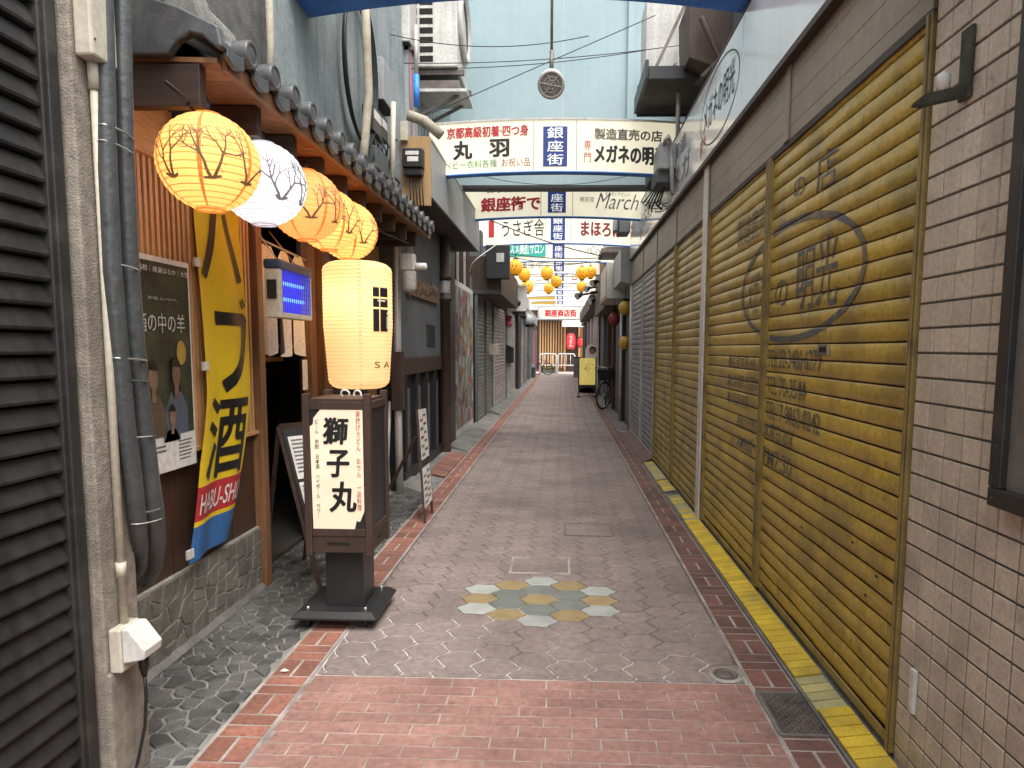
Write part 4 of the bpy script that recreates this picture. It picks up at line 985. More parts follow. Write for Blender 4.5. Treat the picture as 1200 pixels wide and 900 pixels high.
ppipe('steel_mast', 'thin grey mast above the blue wrapped conduit', 'pipe', [(-1.50, 7.0, at(474, 88, Y=7.0).z), (-1.50, 7.0, at(473, 30, Y=7.0).z)], .022, M['alu'])
ppipe('pink_pipe', 'faded pink pipe behind the grey cabinet', 'pipe', [(-1.60, 7.1, 3.3), (-1.60, 7.1, 4.6)], .03, M['pinkp'])
ppipe('lagged_elbow', 'cream lagged pipe sloping over the plywood meter board', 'pipe', [(-1.52, 6.7, at(470, 135, Y=6.7).z), (-1.36, 6.7, at(488, 142, Y=6.7).z), (-1.20, 6.72, at(507, 158, Y=6.7).z)], .05, M['beigew'])
# meter board
YB_ = 6.56; a = at(470, 160, Y=YB_); b = at(505, 241, Y=YB_)
t = thing('meter_board', 'plywood board with black meter facing the alley above the eave end', 'meter board', (a.x, YB_, b.z))
g = MB(M['kraft']); g.box(a.x, b.x, YB_, YB_+.03, b.z, a.z); g.build('board', t, bev=.003)
a2 = at(474, 177, Y=YB_); b2 = at(498, 208, Y=YB_)
g = MB(M['blackm']); g.box(a2.x, b2.x, YB_-.11, YB_-.0005, b2.z+.07, a2.z); g.box(a2.x+.01, b2.x-.01, YB_-.09, YB_-.0008, b2.z, b2.z+.069); mt_ = g.build('meter', t, bev=.01)
g = MB(M['paper']); g.box(a2.x+.035, b2.x-.035, YB_-.113, YB_-.1105, a2.z-.065, a2.z-.03); g.box(a2.x+.05, b2.x-.04, YB_-.113, YB_-.1105, a2.z-.125, a2.z-.08); g.build('dial', mt_)
g = MB(M['ink'])
for k in range(5): x = a2.x+.06+k*.03; g.tube([(x, YB_-.04, b2.z), (x, YB_-.045, b2.z-.14), (x+.005, YB_-.02, b2.z-.30)], .006, 6)
g.build('cable', t)
g = MB(M['cream']); g.box(a.x+.0, a.x+.07, YB_-.05, YB_-.0005, a.z-.05, a.z+.13); g.build('switch', t, bev=.006)
# air conditioner high on the left
Y_ = 7.3; a = at(478, -45, Y=Y_); b = at(536, 78, Y=Y_)
t = thing('air_conditioner', 'large white air conditioner outdoor unit high on the left wall', 'air conditioner', (a.x, Y_, b.z))
g = MB(M['acw']); g.box(a.x, b.x, Y_, Y_+.75, b.z, a.z); g.build('casing', t, bev=.012)
g = MB(M['void'])
for col in (0, 1):
    for k in range(14):
        x0_ = a.x+(.02 if col == 0 else .115); zz = b.z+.05+k*.095; g.box(x0_, x0_+(.07 if col == 0 else .14), Y_-.002, Y_+.01, zz, zz+.062)
g.build('side_grille', t)
g = MB(M['acw']); g.lathe([(.34, 0), (.36, .03), (.33, .06), (.3, .02)], (b.x, Y_+.38, b.z+.55), 24, 'x'); g.build('fan_guard', t)
g = MB(M['iron']); g.box(a.x-.25, b.x+.06, Y_+.05, Y_+.10, b.z-.06, b.z-.01); g.box(a.x-.25, b.x+.06, Y_+.62, Y_+.67, b.z-.06, b.z-.01); g.box(a.x-.2, b.x-.02, Y_+.1, Y_+.62, b.z-.03, b.z-.012); g.build('bracket', t)
t = thing('condensate_tray', 'weathered metal tray shelf under the large air conditioner', 'shelf', (a.x, Y_, b.z-.4))
g = MB(M['acw']); z_ = at(500, 108, Y=Y_).z; g.box(a.x-.1, b.x+.1, Y_-.02, Y_+.5, z_, z_+.03); g.m(M['iron']).box(a.x-.1, b.x+.02, Y_, Y_+.45, z_+.03, z_+.12); g.build('tray', t)
g = MB(M['iron']); g.bar((a.x-.2, Y_+.1, z_-.35), (b.x, Y_+.1, z_), .03, .03); g.bar((a.x-.2, Y_+.4, z_-.35), (b.x, Y_+.4, z_), .03, .03); g.build('stay', t)
Y_ = 6.9; a = at(454, -20, Y=Y_); b = at(480, 48, Y=Y_)
t = thing('air_conditioner', 'smaller white outdoor unit left of the large air conditioner', 'air conditioner', (a.x, Y_, b.z))
g = MB(M['acw']); g.box(a.x, b.x, Y_, Y_+.35, b.z, a.z); g.build('casing', t, bev=.01)
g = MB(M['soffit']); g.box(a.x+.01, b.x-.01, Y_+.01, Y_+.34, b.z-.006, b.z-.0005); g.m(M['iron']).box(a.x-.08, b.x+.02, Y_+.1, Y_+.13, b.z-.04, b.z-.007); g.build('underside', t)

# ================================================================== GREY SHOP (left, beyond the restaurant)
GS = thing('grey_shop_building', 'dark grey shop with pale boxed canopy and black battened doors', 'building', (-1.8, 8.4, 0))
WX = -1.62
g = MB(M['gdark']); g.box(-2.6, WX, 6.602, 10.0, 1.34, 2.9); g.build('wall', GS)
g = MB(M['frame']); g.box(-2.6, WX+.02, 6.72, 9.3, 1.16, 1.338); g.build('timber_band', GS, bev=.004)
g = MB(M['blackm']); g.box(-2.6, WX-.03, 6.602, 10.0, .0, 1.158)
g.build('door_panel', GS)
for k in range(9):
    g = MB(M['ink'] if k % 2 == 0 else M['gdark']); y = 6.80+k*.27; g.box(WX-.03, WX+(.012 if k % 2 == 0 else -.015), y, y+(.09 if k % 2 == 0 else .05), .15, 1.158-(.0 if k % 2 == 0 else .15)); g.build('batten', GS)
g = MB(M['blackm']); g.box(WX-.03, WX+.016, 6.75, 9.25, .035, .15); g.build('kick_rail', GS, bev=.003)
g = MB(M['void']); g.box(WX+.001, WX+.006, 7.95, 8.5, 1.46, 1.72); vw_ = g.build('vent_window', GS)
g = MB(M['gdark']); g.box(WX+.0065, WX+.0085, 7.95, 7.97, 1.45, 1.73); g.box(WX+.0065, WX+.0085, 8.48, 8.5, 1.45, 1.73); g.build('window_frame', vw_)
g = MB(M['bark']); 
zc = 2.10
for k in range(16):
    g.lathe([(.001, .05), (.05+.03*R.random(), .03), (.06+.02*R.random(), 0)], (WX, 7.0+k*.10, zc+R.uniform(-.06, .06)), 7, 'x', False)
g.box(WX, WX+.03, 6.95, 8.6, zc-.10, zc+.10); g.build('carved_panel', GS)
g = MB(M['frame']); g.lathe([(.075, 0), (.075, 2.02), (.10, 2.03), (.10, 2.07), (.07, 2.08), (.07, 2.3), (.10, 2.31), (.10, 2.36), (.07, 2.37), (.07, 2.9)], (WX+.05, 8.95, .04), 16); cl_ = g.build('column', GS)
g = MB(M['alu']); g.lathe([(.072, 2.13), (.074, 2.14), (.074, 2.28), (.072, 2.29)], (WX+.05, 8.95, .04), 16); g.build('column_collar', cl_)
g = MB(M['blackm']); g.box(-2.6, WX+.03, 9.32, 9.95, 0, 2.9); g.build('dark_jamb', GS)
g = MB(M['gpanel']); g.box(-1.30, -1.275, 6.60, 10.35, 2.905, 3.43); g.box(-2.2, -1.301, 6.60, 6.625, 2.905, 3.43); g.build('canopy_fascia', GS)
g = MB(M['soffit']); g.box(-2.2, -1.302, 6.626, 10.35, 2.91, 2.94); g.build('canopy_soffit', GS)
g = MB(M['alu']); g.box(-1.305, -1.268, 6.595, 10.36, 3.43, 3.455); g.build('canopy_trim', GS)
g = MB(M['gstucco']); g.box(-2.6, -1.62, 6.63, 8.55, 3.46, 5.6); g.build('upper_wall', GS)
g = MB(M['gpanel'])
for k in range(9): g.box(-1.62, -1.58, 7.0+k*.16, 7.0+k*.16+.12, 3.46, 5.2)
g.build('cladding_rib', GS)
# drainpipe + meter
t = thing('drainpipe', 'grey vertical drainpipe with a swan neck at the end of the eave', 'pipe', (-1.55, 6.45, 0))
X_ = -1.56; Y_ = 6.45
def px3(px, py): q = at(px, py, Y=Y_); return (q.x, q.y, q.z)
g = MB(M['alu']); g.tube([px3(469, 600), px3(467, 500), px3(466, 420), px3(465, 300), px3(465, 290), px3(467, 284), px3(473, 282), px3(478, 285), px3(480, 296)], .036, 12); g.build('tube', t)
g = MB(M['frame']); z0 = at(466, 480, Y=Y_).z; z1 = at(466, 412, Y=Y_).z; x_ = at(466.5, 450, Y=Y_).x; g.box(x_-.055, x_+.055, Y_-.055, Y_+.05, z0, z1); g.build('pipe_guard', t, bev=.005)
g = MB(M['alu']); g.tube([px3(457, 470), px3(454, 540), px3(456, 575), px3(461, 596), px3(468, 603)], .018, 8); g.build('waste_hose', t)
t = thing('glass_meter', 'white meter under a clear cover hanging on the drainpipe', 'meter', px3(478, 340))
a = at(470, 297, Y=6.38); b = at(487, 343, Y=6.38)
g = MB(M['whitep']); g.box(a.x, b.x, 6.34, 6.44, b.z+.2, a.z); g.tube([((a.x+b.x)/2, 6.39, a.z-.12), (b.x+.11, 6.39, a.z-.12)], .035, 10); g.build('body', t, bev=.02)
g = MB(M['cglass']); g.lathe([(.001, -.20), (.06, -.19), (.075, -.16), (.075, 0)], ((a.x+b.x)/2, 6.39, b.z+.2), 16); g.build('clear_cover', t)
# small easel sign by the grey shop
t = thing('leaflet_easel', 'thin black easel holding two pale leaflet boards by the black doors', 'sign', (-1.2, 6.0, 0))
Q0 = at(498, 613, Z=0); Q1 = at(506.5, 601, Z=0)
Tp = at(489, 480, Y=Q0.y+.14)-Q0; Tp2 = at(498, 478, Y=Q1.y+.14)-Q1
for p, tv in ((Q0, Tp), (Q1, Tp2)):
    g = MB(M['frame']); g.bar(p, p+tv, .022, .02, (1, 0, 0)); g.build('leg', t)
g = MB(M['frame']); g.bar(at(453, 578, Y=Q0.y+.25), at(488, 512, Y=Q0.y+.12), .025, .02); g.build('stay', t)
Bq = lambda u, v: (Q0+Tp*v).lerp(Q1+Tp2*v, u)+Vector((.012, -.014, 0))
for v0, v1 in ((.55, 1.0), (.13, .48)):
    g = MB(M['paper']); pts = [Bq(u, v) for u, v in ((0, v0), (1, v0), (1, v1), (0, v1))]; g.prism(pts, (0, -.006, 0)); g.build('leaflet_board', t)
g = MB(M['inkgrey'])
for v0, v1 in ((.55, 1.0), (.13, .48)):
    for k in range(10):
        v = v0+.03+(v1-v0-.06)*k/10; g.m(M[('inkgrey', 'dred', 'hexy')[k % 3]]); u0 = .12+.4*(k % 2); g.poly([Bq(u, vv)+Vector((.002, -.009, 0)) for u, vv in ((u0, v), (u0+.36, v), (u0+.36, v+.022), (u0, v+.022))])
g.build('leaflet_print', t)

# ================================================================== LEFT, FARTHER
t = thing('poster_wall', 'narrow wall panel plastered with faded colourful posters', 'wall', (-1.6, 11, 0))
g = MB(M['whitep']); g.box(-2.4, -1.63, 10.001, 12.25, -.01, 2.48); g.build('panel', t)
rs = random.Random(21); cols = [mat('collage_%s' % n_, c_, ns=9, fine=.35, rough=.6, bump=0, dirt=.4, ds=8) for n_, c_ in (('orange', (.42, .2, .09)), ('ochre', (.35, .29, .12)), ('grey', (.36, .37, .35)), ('rose', (.34, .15, .13)), ('pale', (.5, .49, .45)), ('violet', (.17, .12, .15)), ('sage', (.24, .28, .2)))]
for k, p in enumerate(shatter([(10.03, .15), (12.2, .15), (12.2, 2.40), (10.03, 2.40)], .045, rs, .35)):
    g = MB(rs.choice(cols)); q = inset(p, .004); g.poly([(-1.627+.0012*(k % 3), y, z) for y, z in q]); g.build('poster_piece', t)
g = MB(M['blackm']); g.box(-2.4, -1.70, 10.36, 12.25, 2.482, 3.4); g.build('upper_panel', t)
for k in range(7):
    g = MB(M['alu' if k % 3 == 1 else 'frame']); g.box(-1.699, -1.66, 10.5+k*.25, 10.55+k*.25, 2.482, 3.3); g.build('upper_bar', t)
LB = thing('old_shop_building', 'dark old shop row with black canopy on the left farther along', 'building', (-1.9, 20, 0))
g = MB(M['gdark']); g.box(-2.6, -1.66, 12.252, 24.0, -.01, 2.75); g.build('wall', LB)
g = MB(M['soffit']); g.box(-2.4, -1.16, 12.4, 17.0, 2.44, 2.52); g.build('canopy_soffit', LB)
g = MB(M['frame']); g.box(-1.16, -1.125, 12.4, 17.0, 2.44, 3.12); g.box(-2.4, -1.161, 12.4, 12.43, 2.521, 3.12); g.build('canopy_fascia', LB)
g = MB(M['gdark']); g.box(-2.6, -1.50, 12.45, 24.0, 2.752, 3.6); g.build('upper_wall', LB)
g = MB(M['acw']); g.box(-1.45, -1.16, 17.4, 24, 2.75, 3.15); g.build('pale_fascia', LB)
kw = dict(group='roller shutters')
shutter('roller_shutter', 'olive grey roller shutter beside the poster wall', -1.60, 1, 12.4, 13.75, .04, 2.42, .075, M['osh'], M['gdark'], **kw)
shutter('roller_shutter', 'olive grey roller shutter with a pale mailbox at its far edge', -1.60, 1, 13.82, 15.25, .04, 2.42, .075, M['osh'], M['gdark'], **kw)
shutter('roller_shutter', 'rosy pale roller shutter just past the mailbox', -1.58, 1, 15.4, 18.3, .10, 2.42, .085, M['psh'], M['alu'], **kw)
shutter('roller_shutter', 'rosy pale roller shutter between the round grey post and the dark doorway', -1.55, 1, 18.9, 21.7, .10, 2.42, .09, M['psh'], M['alu'], **kw)
t = thing('mailbox', 'pale beige mailbox fixed between the olive and rosy shutters', 'mailbox', (-1.5, 15.0, 1.1))
a = at(573.5, 403, Y=14.6); b = at(584, 416, Y=14.6)
g = MB(M['cream']); g.box(a.x-.08, b.x-.02, 14.6, 14.95, b.z, a.z); g.build('body', t, bev=.01)
g = MB(M['dred']); g.box(a.x-.03, a.x+.0, 14.597, 14.5995, b.z+.02, b.z+.10); g.build('sticker', t)
a = at(596, 408, Y=18.6); b = at(602, 425, Y=18.6); g = MB(M['blackm']); g.box(a.x-.05, b.x, 18.42, 18.7, b.z, a.z); g.prism([(a.x-.05, 18.40, a.z), (b.x+.02, 18.40, a.z), (a.x-.05, 18.40, a.z+.10)], (0, .3, 0))
tag(g.build('letter_box', origin=(a.x, 18.5, b.z), bev=.006), 'black letter box on the round grey post', 'mailbox')
t = thing('round_post', 'grey round post with a reddish collar between rosy shutters', 'post', (-1.5, 18.6, 0)); g = MB(M['alu']); g.lathe([(.09, 0), (.09, 2.7)], (-1.50, 18.6, 0), 14); g.build('shaft', t)
g = MB(M['dred']); g.lathe([(.12, 2.05), (.12, 2.12), (.095, 2.14), (.095, 2.25), (.12, 2.27), (.12, 2.34)], (-1.50, 18.6, 0), 14); g.build('collar', t)
a = at(570, 288, Y=12.38); b = at(598, 328, Y=12.38)
t = thing('black_meter_box', 'black meter cabinet with a round dial on the dark canopy end', 'meter', (a.x, 12.3, b.z))
g = MB(M['blackm']); g.box(a.x, b.x, 12.22, 12.385, b.z, a.z); g.build('cabinet', t, bev=.02)
g = MB(M['alu']); g.box((a.x+b.x)/2-.02, (a.x+b.x)/2+.12, 12.205, 12.2195, b.z+.30, b.z+.46); g.build('dial', t, bev=.004)
ppipe('white_cable', 'pale cables drooping from the black meter cabinet to the poster wall', 'cable', [lp(550, 318, -1.5), lp(553, 309, -1.45), lp(560, 302, -1.35), (b.x-.25, 12.2, b.z+.6)], .008, M['whitep'], 6)
t = thing('far_left_building', 'grey shop row at the far left end with bare pillars', 'building', (-1.8, 30, 0))
g = MB(M['gdark']); g.box(-2.6, -1.50, 24.02, 35.2, -.01, 2.6); g.build('wall', t)
g = MB(M['gpanel']); g.box(-2.6, -1.30, 24.02, 35.2, 2.602, 3.0); g.build('upper_wall', t)
for k, (y, mm) in enumerate(((22.2, 'blackm'), (24.2, 'gpanel'), (26.5, 'osh'), (29.5, 'gdark'), (31.2, 'conc'))):
    g = MB(M[mm]); g.box(-1.66, -1.44, y, y+(1.4 if k == 0 else .9), 0, 2.5); g.build('pier', t)
g = MB(M['pinkp']); g.box(-1.5, -1.36, 35.5, 35.7, 0, 2.4); tag(g.build('pink_post', origin=(-1.43, 35.6, 0)), 'pink painted post at the far left corner of the alley', 'post')
g = MB(M['iron']); g.box(-1.34, -1.28, 33, 33.06, 0, 2.8); tag(g.build('brown_post', origin=(-1.3, 33, 0)), 'thin brown post beside the blue bucket', 'post')
c = at(622, 443, Z=0); t = thing('bucket', 'blue plastic bucket on the ground at the far left', 'bucket', (c.x, c.y, 0))
g = MB(M['bucket']); g.lathe([(.001, 0), (.17, 0), (.24, .5), (.255, .5), (.255, .54), (.235, .54), (.17, .03), (.001, .03)], c, 20); g.build('pail', t)
g = MB(M['whitem']); g.torus(c+Vector((0, -.12, .52)), .2, .012, (0, .8, .6), 20, 6); g.build('handle', t)
c = at(619, 375, Y=25.0); t = thing('globe_lamp', 'pale grey globe lamp with dark base projecting from the left row', 'lamp', tuple(c))
g = MB(M['gpanel']); g.lathe([(.001, -.22)]+[(.24*math.cos(e/10), .24*math.sin(e/10)) for e in range(-11, 16)]+[(.001, .24)], c, 20); g.build('globe', t)
g = MB(M['ink']); g.lathe([(.001, -.27), (.15, -.26), (.20, -.16), (.17, -.12)], c+Vector((.05, 0, 0)), 16); g.build('base', t)
c = at(609, 350, Y=17.2); g = MB(M['acw']); g.box(c.x-.25, c.x+.18, 17.05, 17.3, c.z-.32, c.z+.32); g.m(M['ink']); g.lathe([(.001, -.01), (.07, -.008), (.07, .01)], (c.x-.03, 17.04, c.z-.12), 14, 'y')
tag(g.build('white_speaker', origin=tuple(c)), 'white box with a black round hole under the orange lanterns on the left', 'speaker')
# ================================================================== RIGHT FOREGROUND: tiled wall
TX = 1.168; TY = 2.235
t = thing('tiled_wall', 'beige tiled wall with dark joints filling the right edge', 'wall', (1.5, .8, 0))
g = MB(M['tgrout']); g.box(TX+.004, 2.2, -3, TY-.002, -.01, 2.62); g.m(M['tile'])
th, tw = .0795, .091
z = .01
while z < 2.6:
    y = TY
    while y > .7:
        v = [(TX+.0035, y, z+.003), (TX+.0035, y, z+th-.004), (TX+.0035, y-tw+.0052, z+th-.004), (TX+.0035, y-tw+.0052, z+.003)]
        b = .0022; xx = TX+R.uniform(-.0006, .0004); I = [(xx, y-b, z+.003+b), (xx, y-b, z+th-.004-b), (xx, y-tw+.0052+b, z+th-.004-b), (xx, y-tw+.0052+b, z+.003+b)]
        g.add(v+I, [(7, 6, 5, 4)]+[(k, 4+k, 4+(k+1) % 4, (k+1) % 4) for k in range(4)], R.random()); y -= tw
    for k in range(3): g.box(TX+.006+k*tw, TX+.003+(k+1)*tw, TY-.001, TY+.002, z+.003, z+th-.0035)
    z += th
g.build('tile_face', t)
g = MB(M['soffit']); g.box(1.02, 2.2, -3, TY+.06, 2.62, 2.70); g.build('ledge', t)
g = MB(M['gdark']); g.box(1.35, 2.6, -3, TY, 2.702, 3.1); g.build('upper_wall', t)
t = thing('menu_case', 'dark framed glass display case on the beige tiled wall', 'display case', (TX, 1.5, 1))
cy1 = 1.765; a = at(1152, 580, X=TX-.03); cz0, cz1 = 1.045, 2.5; cy0 = .95
g = MB(M['blackf']); g.box(TX-.045, TX-.001, cy0, cy1, cz0, cz0+.05); g.box(TX-.045, TX-.001, cy0, cy1, cz1-.05, cz1); g.box(TX-.045, TX-.001, cy1-.045, cy1, cz0+.051, cz1-.051); g.box(TX-.045, TX-.001, cy0, cy0+.045, cz0+.051, cz1-.051); g.build('frame', t, bev=.004)
g = MB(M['steel'])
for z_ in (cz0+.025, cz0+.16): g.lathe([(.003, -.0465), (.003, -.045)], (TX, cy1-.022, z_), 8, 'x')
g.build('screw', t)
g = MB(M['glass']); g.box(TX-.026, TX-.0015, cy0+.0455, cy1-.0455, cz0+.0505, cz1-.0505); g.build('glazing', t)
g = MB(M['gpanel']); g.box(TX-.0275, TX-.0262, cy0+.1, 1.66, cz0+.17, cz0+.44); g.build('menu_sheet', t)
g = MB(M['whitep']); y = at(1073, 810, X=TX).y; z = at(1073, 810, X=TX).z; g.box(TX-.016, TX-.0008, y-.014, y+.016, z-.075, z+.075); o = g.build('cover_plate', origin=(TX, y, z), bev=.005)
tag(o, 'small white upright cover plate low on the tiled wall', 'cover plate')
t = thing('wall_bracket', 'rusty dark iron bracket holding a white insulator on the tiled wall', 'bracket', (TX-.06, 2.07, 2.2))
mossy = mat('mossy_iron', (.075, .085, .06), (.05, .045, .035), rough=.9, ns=20, bump=1, bs=150)
a = at(1135, 35, X=TX); b = at(1135, 112, X=TX)
g = MB(mossy); g.box(TX-.014, TX-.0008, 2.02, 2.075, b.z-.01, a.z); g.build('back_plate', t, bev=.004)
g = MB(mossy); g.prism([(TX-.014, 2.035, b.z), (TX-.10, 2.10, b.z-.004), (TX-.12, 2.12, b.z+.006), (TX-.10, 2.085, b.z+.024), (TX-.014, 2.02, b.z+.028)], (0, .014, -.008)); g.build('arm', t, bev=.003)
g = MB(M['whitep']); c = Vector((TX-.055, 2.075, b.z+.024)); g.lathe([(.001, 0), (.019, 0), (.019, .042), (.017, .048), (.005, .048), (.005, .056), (.001, .056)], c, 18); g.build('insulator', t)

# ================================================================== RIGHT SHUTTER SHOP
SX = 1.185
SB = thing('shutter_shop_building', 'long shop front with brown fascia above the yellow shutters', 'building', (1.4, 6.8, 0))
g = MB(M['gdark']); g.box(SX+.03, 2.6, TY+.01, 11.4, -.01, 3.6); g.box(1.5, 2.6, 4.6, 8.6, 3.6, 5.2); g.build('wall', SB)
g = MB(M['fascia']); z = 2.525; FZ1 = 2.985
k = 0
while z < FZ1:
    g.box(SX-.026+(.0 if k % 2 else .0012), SX+.029, TY+.012, 11.32, z, min(z+.0592, FZ1)); z += .060; k += 1
for y in (3.62, 5.47, 7.0, 8.38, 9.8): g.box(SX-.034, SX-.0262, y-.04, y+.04, 2.525, FZ1)
g.build('fascia', SB)
g = MB(M['soffit']); g.box(SX-.024, SX+.028, TY+.012, 11.32, 2.497, 2.5245); g.build('shutter_head_shadow', SB)  # dark strip stands in for the thin shadow under the fascia
g = MB(M['conc']); g.box(SX-.01, SX+.029, TY+.012, 11.32, -.012, .058); g.build('sill', SB)
kw = dict(group='roller shutters')
ZT = 2.51
yA, ge = shutter('roller_shutter', 'yellow roller shutter nearest the tiled wall with a mail slot', SX, -1, 2.24, 3.90, .058, ZT, .077, M['yel'], M['rail'], slot=(3.02, at(980, 410, X=SX).z), **kw)
yB, _ = shutter('roller_shutter', 'yellow roller shutter beside the white post with address lettering', SX, -1, 3.90, 5.46, .058, ZT, .077, M['yel'], M['rail'], **kw)
yC, _ = shutter('roller_shutter', 'dull golden roller shutter just beyond the white post', SX, -1, 5.60, 7.0, .058, ZT, .077, M['yeld'], M['rail'], **kw)
yD, _ = shutter('roller_shutter', 'dull golden roller shutter next to the grey ones', SX, -1, 7.0, 8.36, .058, ZT, .077, M['yeld'], M['rail'], **kw)
shutter('roller_shutter', 'plain grey roller shutter adjoining the golden one on the right', SX, -1, 8.42, 9.8, .07, ZT-.05, .078, M['gsh'], M['alu'], **kw)
shutter('roller_shutter', 'plain grey roller shutter at the far end of the right row', SX, -1, 9.8, 11.25, .07, ZT-.05, .078, M['gsh'], M['alu'], **kw)
g = MB(M['whitep']); g.box(SX-.045, SX+.02, 5.462, 5.598, -.005, 2.98); g.build('white_post', SB, bev=.004)
# painted lettering ---------------------------------------------------------
LY = lambda px, py: at(px, py, X=SX-.014)
EY, EZ, ERY, ERZ = 3.55, 1.80, .90, .315
def ring(y0, y1):
    def fn(mb):
        n = 90; 
        for k in range(n):
            a, b = 2*math.pi*k/n, 2*math.pi*(k+1)/n; th_ = .034
            ya, yb = EY+ERY*math.cos(a), EY+ERY*math.cos(b)
            if min(ya, yb) < y0 or max(ya, yb) > y1: continue
            mb.poly([(0, EY+ERY*math.cos(a), EZ+ERZ*math.sin(a)), (0, EY+ERY*math.cos(b), EZ+ERZ*math.sin(b)), (0, EY+(ERY-th_*1.1)*math.cos(b), EZ+(ERZ-th_)*math.sin(b)), (0, EY+(ERY-th_*1.1)*math.cos(a), EZ+(ERZ-th_)*math.sin(a))])
    return fn
def tx(body, y_left, y_right, z0, z1, bold=.012):
    def fn(mb): mb.text(body, (0, y_left, z0), NY, RZ, w=y_left-y_right, h=z1-z0, bold=bold, lift=0)
    return fn
painted(yA, SX, -1, ge, [ring(2.3, 3.86), tx('明光', 3.42, 2.92, 1.64, 1.955, .0), tx('の', 3.76, 3.55, 1.68, 1.82, .0), tx('の', 3.52, 3.36, 2.21, 2.30, .0), tx('店', 3.22, 2.98, 2.16, 2.34, .0)], 'emblem_lettering', mat('worn_navy', (.075, .088, .12), (.13, .12, .08), rough=.5, ns=20, dirt=.6, ds=10, dc=(.30, .20, .03), bump=0))
painted(yB, SX, -1, ge, [ring(3.94, 5.4), tx('メガネ', 4.30, 3.93, 1.66, 1.92, .0), tx('製造直売', 4.60, 3.96, 2.12, 2.30, .0)], 'emblem_lettering')
rows = [(1.395, 'TEL 22-3486·6279', 3.84, 3.06), (1.245, 'TEL 70-3544', 3.84, 3.24), (1.105, 'TEL  7-9862-0242', 3.84, 3.04), (.985, '木曜日です', 3.86, 3.36), (.84, 'PM7:30', 3.86, 3.38)]
painted(yA, SX, -1, ge, [tx(b, y0, y1, z-.045, z+.055, .004) for z, b, y0, y1 in rows], 'lettering')
rows = [(1.36, '■住吉本筋 44', 4.72, 4.08), (1.235, '■七宝橋筋 2丁目37', 4.72, 4.0), (1.11, '■大阪駅前筋', 4.72, 4.2), (.975, '毎週の定休日', 4.46, 3.98), (.84, 'AM9:00〜', 4.44, 3.98)]
painted(yB, SX, -1, ge, [tx(b, y0, y1, z-.04, z+.05, .004) for z, b, y0, y1 in rows], 'lettering')
# small dents, rust and drips on the yellow shutter
g = MB(M['void'])
for (px, py) in ((940, 618), (1000, 636), (1028, 676), (1015, 698), (967, 586), (900, 560), (960, 640)):
    p = LY(px, py); g.add([(SX-.0165, p.y-.012, p.z-.006), (SX-.0165, p.y+.010, p.z-.004), (SX-.0165, p.y+.013, p.z+.004), (SX-.0165, p.y-.004, p.z+.007)], [(0, 3, 2, 1)])
g.build('rust_spot', yA)
# glossy white sign band above
SGX = 1.118; SZ0, SZ1 = 2.93, 3.535
t = thing('white_sign_band', 'long glossy white sign band with oval eyewear lettering above the shutters', 'sign', (SGX+.05, 7, SZ0))
ysp = [1.6, 4.40, 5.73, 7.15, 8.55, 9.9, 11.3]
for a, b in zip(ysp, ysp[1:]):
    g = MB(M['signw']); g.box(SGX, SGX+.09, a+.004, b-.002, SZ0, SZ1); g.build('sign_panel', t, bev=.004)
g = MB(M['frame']); g.box(SGX-.008, SGX+.09, 1.6, 11.31, SZ0-.035, SZ0-.0005); g.box(SGX-.004, SGX+.09, 1.6, 11.31, SZ1+.0005, SZ1+.018); g.build('trim', t)
def oval(yc, zc, ry, rz, tk):
    for k in range(72):
        a, b = 2*math.pi*k/72, 2*math.pi*(k+1)/72
        g.poly([(SGX-.002, yc+ry*math.cos(a), zc+rz*math.sin(a)), (SGX-.002, yc+ry*math.cos(b), zc+rz*math.sin(b)), (SGX-.002, yc+(ry-tk)*math.cos(b), zc+(rz-tk)*math.sin(b)), (SGX-.002, yc+(ry-tk)*math.cos(a), zc+(rz-tk)*math.sin(a))])
g = MB(M['ink'])
zc = (SZ0+SZ1)/2
for yc in (5.07, 9.2):
    oval(yc, zc+.01, .60, .26, .012)
    g.m(M['ink']).text('メガネの明光', (SGX, yc+.48, zc-.10), NY, RZ, w=.96, h=.24, bold=.004)
g.m(M['inkgrey']).text('製造', (SGX, 7.0, zc+.06), NY, RZ, w=.7, h=.15); g.text('メガ', (SGX, 7.0, zc-.22), NY, RZ, w=.9, h=.22)
g.build('lettering', t)
g = MB(M['red']); g.text('専門', (SGX, 5.68, SZ0+.06), NY, RZ, w=.22, h=.14); g.text('専門', (SGX, 9.85, SZ0+.06), NY, RZ, w=.22, h=.14); g.build('red_lettering', t)
# meter cluster hung on the sign band
c0 = at(778, 200, X=SGX-.05)
t = thing('meter_cluster', 'grey electricity meters with looping cables fixed to the white sign band', 'meter', (SGX, 6.9, 2.9))
for (a0, b0, a1, b1, mm, dep) in ((768, 182, 782, 210, 'gpanel', .17), (763, 192, 769, 217, 'gdark', .15), (770, 206, 780, 222, 'gdark', .18)):
    p = at(a0, b0, X=SGX-dep/2); q = at(a1, b1, X=SGX-dep/2); g = MB(M[mm]); y0, y1 = sorted((p.y, q.y)); y1 = min(y1, y0+.42)
    zz1 = at((a0+a1)/2, b0, X=SGX-dep/2).z; zz0 = at((a0+a1)/2, b1, X=SGX-dep/2).z
    g.box(SGX-dep, SGX-.001, y0, y1, zz0, zz1); g.build('meter_casing', t, bev=.012)
g = MB(M['gpanel']); g.tube([at(788, 228, X=SGX-.05), at(787, 190, X=SGX-.05), at(786, 168, X=SGX-.06), at(783, 160, X=SGX-.10), at(780, 164, X=SGX-.12), at(777, 176, X=SGX-.12)], .022, 10); g.build('service_pipe', t)
g = MB(M['ink'])
